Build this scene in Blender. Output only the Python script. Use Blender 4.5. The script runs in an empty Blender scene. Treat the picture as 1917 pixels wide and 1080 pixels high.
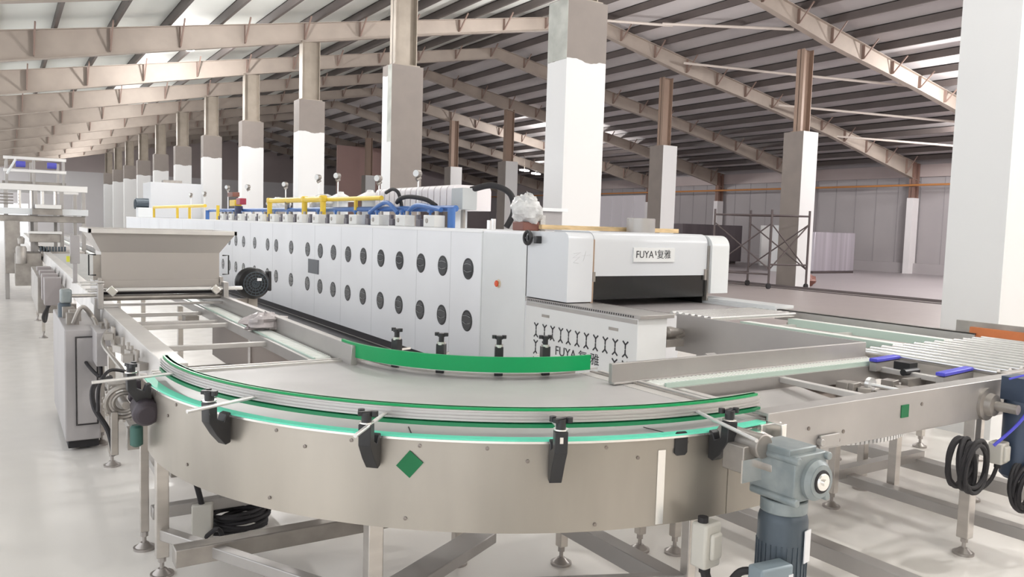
import bpy, math, random
from mathutils import Vector, Matrix
random.seed(7)
PI = math.pi
scene = bpy.context.scene
COL = scene.collection

# ------------------------------------------------------------------ camera
CAMH = 1.65
F_PX = 1494.39
def cam_axes():
    V1, V2, cx, cy = (2, 397), (3300, 495), 958.5, 540
    y = Vector((V1[0]-cx, -(V1[1]-cy), -F_PX)).normalized()
    x = Vector((V2[0]-cx, -(V2[1]-cy), -F_PX)); x = (x - x.dot(y)*y).normalized()
    return x, y, x.cross(y)
ax, ay, az = cam_axes()
cam_d = bpy.data.cameras.new('camera'); cam = bpy.data.objects.new('camera', cam_d); COL.objects.link(cam)
M = Matrix((ax, ay, az)).to_4x4(); M.translation = Vector((0, 0, CAMH)); cam.matrix_world = M
cam_d.sensor_width = 36; cam_d.lens = F_PX/1917*36; cam_d.clip_start = 0.02; cam_d.clip_end = 500
scene.camera = cam

# ------------------------------------------------------------------ materials
MATS = {}
def mat(name, col, metal=0.0, rough=0.5, noise=0.0, nscale=4.0, bump=0.0, bscale=40.0, stretch=(1,1,1), col2=None, emit=None, estr=1.0, rnoise=0.0, alpha=None, trans=0.0):
    if name in MATS: return MATS[name]
    m = bpy.data.materials.new(name); m.use_nodes = True; nt = m.node_tree
    b = nt.nodes['Principled BSDF']
    b.inputs['Base Color'].default_value = (*col, 1); b.inputs['Metallic'].default_value = metal; b.inputs['Roughness'].default_value = rough
    if trans: b.inputs['Transmission Weight'].default_value = trans
    if emit: b.inputs['Emission Color'].default_value = (*emit, 1); b.inputs['Emission Strength'].default_value = estr
    if noise or bump or rnoise:
        tc = nt.nodes.new('ShaderNodeTexCoord'); mp = nt.nodes.new('ShaderNodeMapping'); mp.inputs['Scale'].default_value = stretch
        nt.links.new(tc.outputs['Object'], mp.inputs['Vector'])
        if noise or rnoise:
            n = nt.nodes.new('ShaderNodeTexNoise'); n.inputs['Scale'].default_value = nscale; n.inputs['Detail'].default_value = 5
            nt.links.new(mp.outputs['Vector'], n.inputs['Vector'])
        if noise:
            mx = nt.nodes.new('ShaderNodeMix'); mx.data_type = 'RGBA'
            c2 = col2 or tuple(max(0, c*(1-noise)) for c in col)
            mx.inputs['A'].default_value = (*col, 1); mx.inputs['B'].default_value = (*c2, 1)
            rp = nt.nodes.new('ShaderNodeValToRGB'); rp.color_ramp.elements[0].position = .35; rp.color_ramp.elements[1].position = .65
            nt.links.new(n.outputs['Fac'], rp.inputs['Fac']); nt.links.new(rp.outputs['Color'], mx.inputs['Factor'])
            nt.links.new(mx.outputs['Result'], b.inputs['Base Color'])
        if rnoise:
            mr = nt.nodes.new('ShaderNodeMapRange'); mr.inputs['To Min'].default_value = max(.02, rough-rnoise); mr.inputs['To Max'].default_value = rough+rnoise
            nt.links.new(n.outputs['Fac'], mr.inputs['Value']); nt.links.new(mr.outputs['Result'], b.inputs['Roughness'])
        if bump:
            n2 = nt.nodes.new('ShaderNodeTexNoise'); n2.inputs['Scale'].default_value = bscale
            nt.links.new(mp.outputs['Vector'], n2.inputs['Vector'])
            bp = nt.nodes.new('ShaderNodeBump'); bp.inputs['Strength'].default_value = bump; bp.inputs['Distance'].default_value = 0.01
            nt.links.new(n2.outputs['Fac'], bp.inputs['Height']); nt.links.new(bp.outputs['Normal'], b.inputs['Normal'])
    MATS[name] = m; return m
STEEL = mat('brushed_steel', (.60,.565,.53), .85, .32, .12, 3, .05, 60, (1,1,6), rnoise=.08)
STEELB = mat('stainless_beam', (.46,.44,.425), .65, .42, .12, 2.5, .04, 60, rnoise=.08)
SKIRT = mat('skirt_steel', (.50,.46,.405), .75, .38, .34, 1.3, .05, 20, (1,1,.25), rnoise=.1)
STEELD = mat('dull_steel', (.42,.39,.36), .7, .42, .3, 5)
SHINY = mat('polished_steel', (.85,.83,.80), .9, .2)
ALU = mat('aluminium', (.82,.82,.82), .7, .32)
WHITE = mat('white_film_panel', (.87,.88,.91), 0, .35, .05, .8, 0)
WHITE2 = mat('white_enamel', (.76,.78,.79), 0, .3, .04, 1.5)
WPAINT = mat('white_wall_paint', (.84,.84,.83), 0, .6, .05, 1.2)
GREEN = mat('green_plastic', (.0,.33,.10), 0, .35)
GREEND = mat('dark_green_plastic', (.01,.20,.08), 0, .4)
MINT = mat('mint_plastic', (.15,.78,.55), 0, .35)
GREENS = mat('green_sticker', (.0,.14,.045), 0, .6)
BLACK = mat('black_plastic', (.018,.018,.02), 0, .38)
BLACKR = mat('black_rubber', (.02,.018,.02), 0, .7)
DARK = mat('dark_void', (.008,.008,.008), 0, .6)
BELT = mat('belt_plastic', (.46,.445,.44), 0, .42, .12, 2.2, .03, 80, rnoise=.08)
CHAINB = mat('white_chain_belt', (.82,.84,.80), 0, .4)
GASKET = mat('motor_grey_paint', (.19,.225,.235), .2, .38, .35, 9, col2=(.30,.33,.33))
MOTORD = mat('motor_dark_paint', (.07,.09,.11), .2, .4)
GREY = mat('grey_enamel', (.38,.36,.36), 0, .45, .1, 3)
LGREY = mat('light_grey_plastic', (.55,.53,.48), 0, .5)
YEL = mat('yellow_pipe_paint', (.80,.56,.05), 0, .4)
BLUE = mat('blue_pipe_paint', (.05,.15,.42), 0, .4)
BLUEP = mat('blue_plastic', (.08,.08,.60), 0, .4)
BLUEM = mat('blue_motor_paint', (.10,.10,.5), 0, .4)
RED = mat('red_plastic', (.75,.10,.03), 0, .4)
ORANGE = mat('orange_board', (.62,.19,.06), 0, .5, .2, 6)
WOOD = mat('pale_wood', (.75,.55,.30), 0, .6, .3, 6, stretch=(1,8,8))
REDB = mat('red_brown_paint', (.22,.09,.07), 0, .5)
WRAP = mat('plastic_wrap', (.72,.72,.72), 0, .25, .25, 18, .6, 30)
BEIGE = mat('beige_steel_paint', (.44,.375,.325), 0, .6, .12, 1.5)
BEIGEC = mat('olive_steel_paint', (.33,.285,.235), .2, .45, .15, 3)
SHEET = mat('roof_sheet', (.78,.74,.74), 0, .75, .35, .25, stretch=(1,.3,1))
PURL = mat('purlin_steel', (.11,.09,.085), 0, .5, .2, 1)
WALLP = mat('wall_panel', (.42,.39,.40), 0, .55, .12, .2)
WALLD = mat('wall_upper', (.55,.47,.46), 0, .6, .15, .3)
WALLW = mat('pale_wall', (.82,.79,.80), 0, .6, .08, .2)
KRAFT = mat('raw_concrete', (.26,.225,.21), 0, .8, .25, 1.5, .2, 20)
WIN = mat('porthole_glass', (.022,.024,.03), .1, .2, .4, 25)
SCAF = mat('scaffold_tube', (.10,.08,.08), .3, .5)
CORR = mat('galvanised_sheet', (.62,.58,.64), .6, .35, .25, .5, stretch=(8,1,.2))
LAMP = mat('lamp_glow', (1,1,1), emit=(1,.98,.95), estr=14)
LINE = mat('seam_grey', (.55,.55,.57), 0, .5)
INK = mat('black_ink', (.03,.03,.035), 0, .5)
COPPER = mat('copper_strip', (.42,.30,.22), .4, .4)

BAR = mat('bar_steel', (.68,.655,.63), .45, .42, .12, 4)
def floor_mat(name, c1, c2, rough, rn):
    m = bpy.data.materials.new(name); m.use_nodes = True; nt = m.node_tree; b = nt.nodes['Principled BSDF']
    tc = nt.nodes.new('ShaderNodeTexCoord')
    n = nt.nodes.new('ShaderNodeTexNoise'); n.inputs['Scale'].default_value = .7; n.inputs['Detail'].default_value = 8; n.inputs['Roughness'].default_value = .6
    n2 = nt.nodes.new('ShaderNodeTexNoise'); n2.inputs['Scale'].default_value = 6; n2.inputs['Detail'].default_value = 6
    for q in (n, n2): nt.links.new(tc.outputs['Object'], q.inputs['Vector'])
    mx = nt.nodes.new('ShaderNodeMix'); mx.data_type = 'RGBA'; mx.inputs['A'].default_value = (*c1,1); mx.inputs['B'].default_value = (*c2,1)
    nt.links.new(n.outputs['Fac'], mx.inputs['Factor']); nt.links.new(mx.outputs['Result'], b.inputs['Base Color'])
    mr = nt.nodes.new('ShaderNodeMapRange'); mr.inputs['To Min'].default_value = rough-rn; mr.inputs['To Max'].default_value = rough+rn
    nt.links.new(n2.outputs['Fac'], mr.inputs['Value']); nt.links.new(mr.outputs['Result'], b.inputs['Roughness'])
    return m
FLOOR = floor_mat('epoxy_floor', (.86,.83,.79), (.76,.73,.69), .22, .08)
FLOORD = floor_mat('bare_concrete_floor', (.40,.355,.345), (.34,.30,.295), .4, .03)
FLOORR = floor_mat('aisle_floor', (.40,.36,.375), (.35,.32,.33), .45, .02)

def column_mat(name, zpaint, raw_left=False, raw_front=False):
    # white paint up to zpaint, raw concrete above; optional unpainted faces (chosen by the face's own normal)
    m = bpy.data.materials.new(name); m.use_nodes = True; nt = m.node_tree; b = nt.nodes['Principled BSDF']
    g = nt.nodes.new('ShaderNodeNewGeometry'); tc = nt.nodes.new('ShaderNodeTexCoord')
    sp = nt.nodes.new('ShaderNodeSeparateXYZ'); nt.links.new(tc.outputs['Object'], sp.inputs[0])
    n = nt.nodes.new('ShaderNodeTexNoise'); n.inputs['Scale'].default_value = 3; nt.links.new(tc.outputs['Object'], n.inputs['Vector'])
    ad = nt.nodes.new('ShaderNodeMath'); ad.operation = 'MULTIPLY_ADD'; ad.inputs[1].default_value = .16; nt.links.new(n.outputs['Fac'], ad.inputs[0]); nt.links.new(sp.outputs['Z'], ad.inputs[2])
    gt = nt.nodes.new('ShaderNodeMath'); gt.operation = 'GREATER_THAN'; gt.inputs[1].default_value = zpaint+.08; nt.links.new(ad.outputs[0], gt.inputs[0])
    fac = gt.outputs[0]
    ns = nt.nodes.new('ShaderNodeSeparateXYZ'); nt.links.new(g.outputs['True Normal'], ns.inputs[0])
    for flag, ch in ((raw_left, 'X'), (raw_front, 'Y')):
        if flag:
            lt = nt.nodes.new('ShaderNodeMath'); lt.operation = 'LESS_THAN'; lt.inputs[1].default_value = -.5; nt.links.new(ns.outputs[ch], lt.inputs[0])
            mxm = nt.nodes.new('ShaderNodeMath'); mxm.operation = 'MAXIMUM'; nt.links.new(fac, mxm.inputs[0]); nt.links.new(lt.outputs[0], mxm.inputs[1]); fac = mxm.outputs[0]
    n2 = nt.nodes.new('ShaderNodeTexNoise'); n2.inputs['Scale'].default_value = 2; n2.inputs['Detail'].default_value = 6; nt.links.new(tc.outputs['Object'], n2.inputs['Vector'])
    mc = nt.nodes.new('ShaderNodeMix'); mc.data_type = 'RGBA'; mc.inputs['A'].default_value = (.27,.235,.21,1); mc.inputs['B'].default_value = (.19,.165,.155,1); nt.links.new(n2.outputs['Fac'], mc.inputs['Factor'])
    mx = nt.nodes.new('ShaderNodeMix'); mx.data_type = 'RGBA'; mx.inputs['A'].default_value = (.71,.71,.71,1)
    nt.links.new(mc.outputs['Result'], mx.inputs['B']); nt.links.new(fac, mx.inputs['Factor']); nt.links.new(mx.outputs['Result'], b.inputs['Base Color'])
    b.inputs['Roughness'].default_value = .65
    return m

# ------------------------------------------------------------------ mesh builder
class MB:
    def __init__(s): s.v = []; s.f = []
    def add(s, vs, fs):
        o = len(s.v); s.v += [tuple(v) for v in vs]; s.f += [tuple(i+o for i in f) for f in fs]; return s
    def box(s, x0, x1, y0, y1, z0, z1):
        return s.add([(x0,y0,z0),(x1,y0,z0),(x1,y1,z0),(x0,y1,z0),(x0,y0,z1),(x1,y0,z1),(x1,y1,z1),(x0,y1,z1)],
                     [(3,2,1,0),(4,5,6,7),(0,1,5,4),(1,2,6,5),(2,3,7,6),(3,0,4,7)])
    def obox(s, c, d, rz=0, rx=0, ry=0):
        m = Matrix.Translation(c) @ Matrix.Rotation(rz,4,'Z') @ Matrix.Rotation(ry,4,'Y') @ Matrix.Rotation(rx,4,'X')
        t = MB().box(-d[0]/2,d[0]/2,-d[1]/2,d[1]/2,-d[2]/2,d[2]/2)
        return s.add([m @ Vector(v) for v in t.v], t.f)
    def beam(s, p0, p1, w, h):   # rectangular bar between two points, w sideways, h up
        p0, p1 = Vector(p0), Vector(p1); d = (p1-p0).normalized()
        up = Vector((0,0,1)) if abs(d.z) < .95 else Vector((1,0,0))
        sd = d.cross(up).normalized(); up = sd.cross(d)
        vs = [p + sd*a*w/2 + up*b*h/2 for p in (p0,p1) for a,b in ((-1,-1),(1,-1),(1,1),(-1,1))]
        return s.add(vs, [(3,2,1,0),(4,5,6,7),(0,1,5,4),(1,2,6,5),(2,3,7,6),(3,0,4,7)])
    def cyl(s, p0, p1, r, n=16, r2=None):
        p0, p1 = Vector(p0), Vector(p1); d = (p1-p0).normalized(); r2 = r if r2 is None else r2
        a = d.orthogonal().normalized(); b = d.cross(a)
        vs = []
        for p, rr in ((p0,r),(p1,r2)):
            vs += [p + (a*math.cos(2*PI*i/n)+b*math.sin(2*PI*i/n))*rr for i in range(n)]
        fs = [(i,(i+1)%n,(i+1)%n+n,i+n) for i in range(n)] + [tuple(range(n-1,-1,-1)), tuple(range(n,2*n))]
        return s.add(vs, fs)
    def lathe(s, p0, d, prof, n=24):   # prof: list of (distance along d, radius)
        p0 = Vector(p0); d = Vector(d).normalized(); a = d.orthogonal().normalized(); b = d.cross(a); k = len(prof)
        vs = [p0 + d*t + (a*math.cos(2*PI*i/n)+b*math.sin(2*PI*i/n))*max(r,1e-4) for t, r in prof for i in range(n)]
        fs = [(j*n+i, j*n+(i+1)%n, (j+1)*n+(i+1)%n, (j+1)*n+i) for j in range(k-1) for i in range(n)]
        fs += [tuple(range(n-1,-1,-1)), tuple(range((k-1)*n, k*n))]
        return s.add(vs, fs)
    def tube(s, pts, r, n=8, smooth=0):
        pts = [Vector(p) for p in pts]
        if smooth:
            q = []
            P = [pts[0]]+pts+[pts[-1]]
            for i in range(1, len(P)-2):
                for k in range(smooth):
                    t = k/smooth; a,b,c,d = P[i-1],P[i],P[i+1],P[i+2]
                    q.append(.5*((2*b)+(c-a)*t+(2*a-5*b+4*c-d)*t*t+(-a+3*b-3*c+d)*t**3))
            q.append(pts[-1]); pts = q
        m = len(pts); nrm = None; vs = []
        for i, p in enumerate(pts):
            d = (pts[min(i+1,m-1)]-pts[max(i-1,0)]).normalized()
            nrm = d.orthogonal().normalized() if nrm is None else (nrm - nrm.dot(d)*d).normalized()
            b = d.cross(nrm)
            vs += [p+(nrm*math.cos(2*PI*k/n)+b*math.sin(2*PI*k/n))*r for k in range(n)]
        fs = [(j*n+k, j*n+(k+1)%n, (j+1)*n+(k+1)%n, (j+1)*n+k) for j in range(m-1) for k in range(n)]
        fs += [tuple(range(n-1,-1,-1)), tuple(range((m-1)*n, m*n))]
        return s.add(vs, fs)
    def ring(s, c, axis, Rr, r, n=24, k=8):
        c = Vector(c); d = Vector(axis).normalized(); a = d.orthogonal().normalized(); b = d.cross(a)
        vs = []
        for i in range(n):
            e = a*math.cos(2*PI*i/n)+b*math.sin(2*PI*i/n)
            vs += [c+e*(Rr+r*math.cos(2*PI*j/k))+d*r*math.sin(2*PI*j/k) for j in range(k)]
        return s.add(vs, [(i*k+j, ((i+1)%n)*k+j, ((i+1)%n)*k+(j+1)%k, i*k+(j+1)%k) for i in range(n) for j in range(k)])
    def arc(s, c, r0, r1, z0, z1, a0, a1, n=48):
        vs = []
        for i in range(n+1):
            a = math.radians(a0+(a1-a0)*i/n); ca, sa = math.cos(a), math.sin(a)
            for r, z in ((r0,z0),(r1,z0),(r1,z1),(r0,z1)): vs.append((c[0]+r*ca, c[1]+r*sa, z))
        fs = [(i*4+j, i*4+(j+1)%4, (i+1)*4+(j+1)%4, (i+1)*4+j) for i in range(n) for j in range(4)]
        fs += [(3,2,1,0), (n*4,n*4+1,n*4+2,n*4+3)]
        return s.add(vs, fs)
    def prism(s, poly, axis, lo, hi):
        k = len(poly)
        def P(a, b, t): return {'x':(t,a,b), 'y':(a,t,b), 'z':(a,b,t)}[axis]
        return s.add([P(a,b,lo) for a,b in poly]+[P(a,b,hi) for a,b in poly],
                     [tuple(range(k-1,-1,-1)), tuple(range(k,2*k))]+[(i,(i+1)%k,(i+1)%k+k,i+k) for i in range(k)])
    def blob(s, c, d, amp=.15, n=14, seed=1, flat=None):
        rnd = random.Random(seed); ph = [(rnd.uniform(1,5),rnd.uniform(1,5),rnd.uniform(0,6)) for _ in range(6)]
        vs = []; m = n*2
        for j in range(n+1):
            th = PI*j/n
            for i in range(m):
                p = 2*PI*i/m
                k = 1+amp*sum(math.sin(a*th*2+q)*math.cos(round(b)*p+q) for a,b,q in ph)/2.5 + rnd.uniform(-.18,.18)*amp
                x, y, z = math.sin(th)*math.cos(p)*k, math.sin(th)*math.sin(p)*k, math.cos(th)*k
                z = c[2]+z*d[2]/2
                if flat is not None: z = max(z, flat)
                vs.append((c[0]+x*d[0]/2, c[1]+y*d[1]/2, z))
        fs = [(j*m+i, (j+1)*m+i, (j+1)*m+(i+1)%m, j*m+(i+1)%m) for j in range(n) for i in range(m)]
        return s.add(vs, fs)
    def build(s, name, m, parent=None, bevel=0, smooth=True, origin=None):
        me = bpy.data.meshes.new(name)
        if parent is not None: o = WORLD.get(parent.name, Vector((0,0,0)))
        elif origin is not None: o = Vector(origin)
        else:
            xs, ys, zs = zip(*s.v); o = Vector(((min(xs)+max(xs))/2, (min(ys)+max(ys))/2, min(zs)))
        me.from_pydata([tuple(Vector(v)-o) for v in s.v], [], s.f); me.validate(); me.update()
        import bmesh
        bm = bmesh.new(); bm.from_mesh(me); bmesh.ops.recalc_face_normals(bm, faces=bm.faces); bm.to_mesh(me); bm.free()
        me.materials.append(m)
        if smooth:
            for p in me.polygons: p.use_smooth = True
            me.set_sharp_from_angle(angle=math.radians(35))
        ob = bpy.data.objects.new(name, me); COL.objects.link(ob)
        if parent is not None: ob.parent = parent; WORLD[ob.name] = o
        else: ob.location = o; WORLD[ob.name] = o
        if bevel:
            bv = ob.modifiers.new('bevel','BEVEL'); bv.width = bevel; bv.segments = 2; bv.limit_method = 'ANGLE'
        return ob
WORLD = {}
def tag(o, label=None, cat=None, group=None, kind=None):
    if label: o['label'] = label
    if cat: o['category'] = cat
    if group: o['group'] = group
    if kind: o['kind'] = kind
    return o
def thing(name, label, cat, loc, group=None):
    o = bpy.data.objects.new(name, None); COL.objects.link(o); o.location = loc; WORLD[o.name] = Vector(loc); o.empty_display_size = .1
    return tag(o, label, cat, group)
def copy_tree(o, delta, label=None):
    def rec(q, par):
        c = q.copy(); COL.objects.link(c)
        WORLD[c.name] = WORLD.get(q.name, Vector((0,0,0))) + Vector(delta)
        if par is not None: c.parent = par
        for ch in list(q.children): rec(ch, c)
        return c
    r = rec(o, None); r.location = Vector(o.location)+Vector(delta)
    if label: r['label'] = label
    return r
def part_copy(q, delta, parent):
    c = q.copy(); COL.objects.link(c); c.parent = parent; c.location = Vector(q.location)+Vector(delta)
    WORLD[c.name] = WORLD[q.name]
    for ch in list(q.children):
        g = ch.copy(); COL.objects.link(g); g.parent = c
    return c
def struct(mb, name, m, label, bevel=0, smooth=True, origin=None):
    return tag(mb.build(name, m, bevel=bevel, smooth=smooth, origin=origin), label, None, None, 'structure')
def text(body, size, m, name, parent, loc, rot, extrude=.002, offset=0, sx=1.0):
    cu = bpy.data.curves.new(name, 'FONT'); cu.body = body; cu.size = size; cu.extrude = extrude; cu.offset = offset; cu.align_x = 'CENTER'; cu.align_y = 'CENTER'
    cu.resolution_u = 3
    tmp = bpy.data.objects.new(name+'_tmp', cu); COL.objects.link(tmp)
    bpy.context.view_layer.update()
    me = bpy.data.meshes.new_from_object(tmp.evaluated_get(bpy.context.evaluated_depsgraph_get())); me.name = name
    bpy.data.objects.remove(tmp); bpy.data.curves.remove(cu)
    me.materials.clear(); me.materials.append(m)
    o = bpy.data.objects.new(name, me); COL.objects.link(o)
    wl = WORLD.get(parent.name, Vector((0,0,0)))
    o.parent = parent; o.location = Vector(loc)-wl; o.rotation_euler = rot; o.scale = (sx,1,1)
    WORLD[o.name] = wl; return o
def foot(parent, x, y, z=.16, r=.052):
    return MB().cyl((x,y,.0),(x,y,.012), r, 20).cyl((x,y,.012),(x,y,.035), r*.8, 20, r*.35).cyl((x,y,.03),(x,y,z+.02), .010, 10).cyl((x,y,z-.025),(x,y,z), .018, 6).build('levelling_foot', mat('foot_metal',(.40,.37,.35),.7,.35), parent)
def leg(parent, x, y, ztop, w=.05, m=None, zb=.09):
    l = MB().box(x-w/2,x+w/2,y-w/2,y+w/2,zb,ztop).build('leg', m or STEEL, parent, bevel=.004)
    foot(l, x, y, zb); return l

# ------------------------------------------------------------------ the hall
Y0, Y1 = -8, 78
struct(MB().box(-3.2,9.5,Y0,Y1,-.2,0), 'floor', FLOOR, 'glossy pale epoxy floor of the production side', smooth=False)
struct(MB().box(9.5,21.2,Y0,Y1,-.2,-.001), 'floor_concrete', FLOORD, 'bare brown-grey concrete floor strip beyond the production line', smooth=False)
struct(MB().box(21.2,37.3,Y0,Y1,-.2,0.0), 'floor_aisle', FLOORR, 'grey floor between the right columns and the side wall', smooth=False)
struct(MB().box(20.9,21.0,Y0,Y1,0,.07).box(20.35,20.5,Y0,Y1,0,.02), 'trim_1', mat('kerb_dark',(.12,.10,.10),0,.6), 'dark low kerb line running along the floor', smooth=False)
def roofz(x): return 8.85-.182*abs(x-17)
EAVE_L, EAVE_R = -3.2, 37.3
for nm, xa, xb in (('ceiling', EAVE_L, 17), ('ceiling_right', 17, EAVE_R)):
    mb = MB(); n = int(abs(xb-xa)/.5)
    mb.prism([(xa,roofz(xa)+.28),(xb,roofz(xb)+.28),(xb,roofz(xb)+.34),(xa,roofz(xa)+.34)], 'y', Y0, Y1)
    rf = struct(mb, nm, SHEET if nm != 'ceiling' else mat('roof_sheet_lit', (.84,.86,.82), 0, .7, .15, .25, stretch=(1,.3,1)), 'ribbed metal roof sheet on the %s slope' % ('left' if nm=='ceiling' else 'right'), smooth=False)  # left slope's stronger light is put into a paler copy of the sheet colour
    # purlins run along the hall; each is its own part
    step = 1.25; k = 0; x = xa+.6
    while x < xb-.2:
        z = roofz(x)
        MB().add(*MB().box(x-.035,x+.035,Y0,Y1,z+.03,z+.27).__dict__.values()).box(x-.035,x+.05,Y0,Y1,z+.25,z+.27).build('purlin', PURL, rf, smooth=False)
        x += step
FRAMES = [3.6+6.15*k for k in range(-1, 12)]
def rafter(y, idx):
    # tapered I-beam portal rafter: web, flanges, stiffeners, knee braces
    mb = MB()
    xs = [EAVE_L, 3, 6.9, 11, 17, 21.2, 26, 30, EAVE_R]
    dp = [.75, .6, .5, .42, .40, .55, .46, .48, .8]
    top = [(x, roofz(x)) for x in xs]; bot = [(x, roofz(x)-d) for x, d in zip(xs, dp)]
    mb.prism(top+bot[::-1], 'y', y-.006, y+.006)
    for (a, b) in list(zip(top, top[1:])): mb.prism([a,b,(b[0],b[1]+.015),(a[0],a[1]+.015)], 'y', y-.11, y+.11)
    for (a, b) in list(zip(bot, bot[1:])): mb.prism([a,b,(b[0],b[1]-.015),(a[0],a[1]-.015)], 'y', y-.11, y+.11)
    r = struct(mb, 'roof_beam', BEIGE, 'tapered steel roof beam, number %d of the row counted from the camera' % idx, smooth=False)
    st = MB()
    x = EAVE_L+.7
    while x < EAVE_R:
        z = roofz(x); d = 0
        for i in range(len(xs)-1):
            if xs[i] <= x <= xs[i+1]: d = dp[i]+(dp[i+1]-dp[i])*(x-xs[i])/(xs[i+1]-xs[i])
        st.beam((x,y-.06,z-.01),(x,y-.06,z-d+.06), .10, .02)
        st.beam((x,y-.1,z-d+.08),(x+.02,y-.55,z+.1), .035, .035)
        x += 1.6
    st.build('knee_brace', mat('brace_paint',(.27,.19,.16),0,.6), r, smooth=False)
    return r
for i, y in enumerate(FRAMES): rafter(y, i+1)
# horizontal tie rods between frames
for k, (a, b) in enumerate((((20.98,21.64,7.78),(23.03,19.48,7.4)),((22.9,19.6,7.42),(26.2,16.1,6.85)),((26.2,21.6,6.82),(30.9,16.1,6.0)),((30.0,23.0,6.12),(34.6,16.4,5.3)),((16.83,21.16,8.53),(18.3,19.44,8.26)),((18.0,19.6,8.3),(20.4,16.4,7.9)))):
    struct(MB().cyl(a,b,.045,8), 'trim_%d' % (10+k), mat('tie_tube_paint',(.60,.53,.48),0,.5), 'slanting tie tube between roof beams, number %d' % (k+1))
# concrete columns, row beside the oven
X1, S = 6.9, 6.15
CTOP = 4.97
def column(x0, y0, w, d, m, label, steel_m=BEIGEC, sw=.42, ztop=CTOP):
    c = struct(MB().box(x0,x0+w,y0,y0+d,0,ztop), 'column', m, label, smooth=False, origin=(x0+w/2,y0+d/2,0))
    xc, yc = x0+w/2, y0+d/2; zt = roofz(xc)-.5
    s = MB()
    s.box(xc-sw/2,xc-sw/2+.02,yc-.14,yc+.14,ztop,zt).box(xc+sw/2-.02,xc+sw/2,yc-.14,yc+.14,ztop,zt).box(xc-sw/2,xc+sw/2,yc-.01,yc+.01,ztop,zt)
    s.box(xc-sw/2-.05,xc+sw/2+.05,yc-.2,yc+.2,ztop,ztop+.03)
    s.build('steel_column', steel_m, c, smooth=False)
    return c
CM = {0:column_mat('column_white',9), 1:column_mat('column_painted_below',4.1), 2:column_mat('column_raw_front',4.75,raw_front=True), 3:column_mat('column_raw_left',9,raw_left=True)}
y1s = [3.34+6.15*k for k in range(0, 12)]
kinds = [0,1,2]+[1]*9
ordn = ['first','second','third','fourth','fifth','sixth','seventh','eighth','ninth','tenth','eleventh','twelfth']
desc = ['all-white square concrete column', 'concrete column painted white below bare concrete', 'concrete column with one bare grey face']+['concrete column with white lower paint']*9
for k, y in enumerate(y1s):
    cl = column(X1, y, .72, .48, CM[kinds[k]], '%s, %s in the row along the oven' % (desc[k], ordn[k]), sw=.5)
for y, ya, yb, za, zb, nm in ((15.64,15.64,15.84,3.37,4.96,2),(9.49,9.49,9.97,4.1,4.96,1)):
    cc_ = [o for o in COL.objects if o.get('label','').startswith(desc[nm]+', '+ordn[nm])][0]
    MB().box(X1-.004,X1,ya,yb,za,zb).build('plaster_patch', mat('plaster_grey',(.50,.51,.47),0,.75,.3,3), cc_, smooth=False)
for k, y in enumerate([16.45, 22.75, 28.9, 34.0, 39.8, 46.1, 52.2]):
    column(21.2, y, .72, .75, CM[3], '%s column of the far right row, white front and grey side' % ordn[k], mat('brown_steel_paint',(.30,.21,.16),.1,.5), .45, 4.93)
for y in FRAMES[1:]:
    struct(MB().box(-3.5,-3.0,y-.25,y+.25,0,4.9), 'column', CM[0], 'white column on the open left side of the hall', smooth=False)
# right side wall
wr = struct(MB().box(37.1,37.3,Y0,Y1,0,5.45), 'wall_right', WALLP, 'grey panelled side wall on the right', smooth=False)
mb = MB()
y = Y0
while y < Y1:
    mb.box(37.08,37.1,y,y+.03,0.5,4.6); y += 1.15
mb.build('panel_joint', mat('panel_joint',(.33,.31,.32),0,.6), wr, smooth=False)
struct(MB().box(36.8,37.1,Y0,Y1,0,.5), 'baseboard_right', mat('plinth',(.40,.37,.38),0,.6), 'low concrete plinth along the right wall', smooth=False)
struct(MB().box(36.98,37.1,Y0,Y1,4.62,5.2), 'trim_3', WALLD, 'darker band at the top of the right wall', smooth=False)
for i, y in enumerate(FRAMES[1:9]):
    c = struct(MB().box(36.45,36.95,y-.15,y+.15,0,3.6), 'wall_post', WALLW, 'white clad wall post, number %d along the right wall' % (i+1), smooth=False)
    MB().box(36.5,36.62,y-.12,y+.12,3.6,roofz(36.6)).box(36.82,36.94,y-.12,y+.12,3.6,roofz(36.9)).box(36.5,36.94,y-.01,y+.01,3.6,roofz(36.9)-.1).build('steel_head', mat('post_brown',(.25,.15,.12),.1,.5), c, smooth=False)
pp = MB().tube([(36.4,Y0,4.15),(36.4,22,4.2),(36.4,Y1,4.3)], .05, 8)
tag(pp.build('orange_pipe', mat('orange_pipe_paint',(.55,.24,.08),0,.5)), 'long orange service pipe running along the right side wall', 'pipe')
wf = MB(); wf.box(-3.2,-.3,78,78.3,0,2.4).box(1.9,37.3,78,78.3,0,5.3).box(-3.2,1.9,78,78.3,2.4,5.3)
struct(wf, 'wall_far', WALLW, 'pale partition wall closing the far end of the hall', smooth=False)
struct(MB().box(-3.2,37.3,78.0,78.3,5.3,9.0), 'wall_far_upper', WALLD, 'brown upper band of the far end wall', smooth=False)
struct(MB().box(21.3,25.5,58,58.2,0,7.4), 'wall_partition', mat('red_brown_wall',(.50,.33,.30),0,.6,.1,.3), 'reddish brown partition far behind the columns', smooth=False)
struct(MB().box(25.5,37.1,62,62.2,0,6.2), 'wall_back', mat('dark_partition',(.42,.36,.37),0,.6,.15,.3), 'dark partition at the right rear of the hall', smooth=False)
struct(MB().box(-3.2,37.3,Y0-.2,Y0,0,9.2), 'wall_back_near', mat('back_wall',(.62,.58,.52),0,.7), 'plain wall closing the hall behind the camera', smooth=False)
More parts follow.
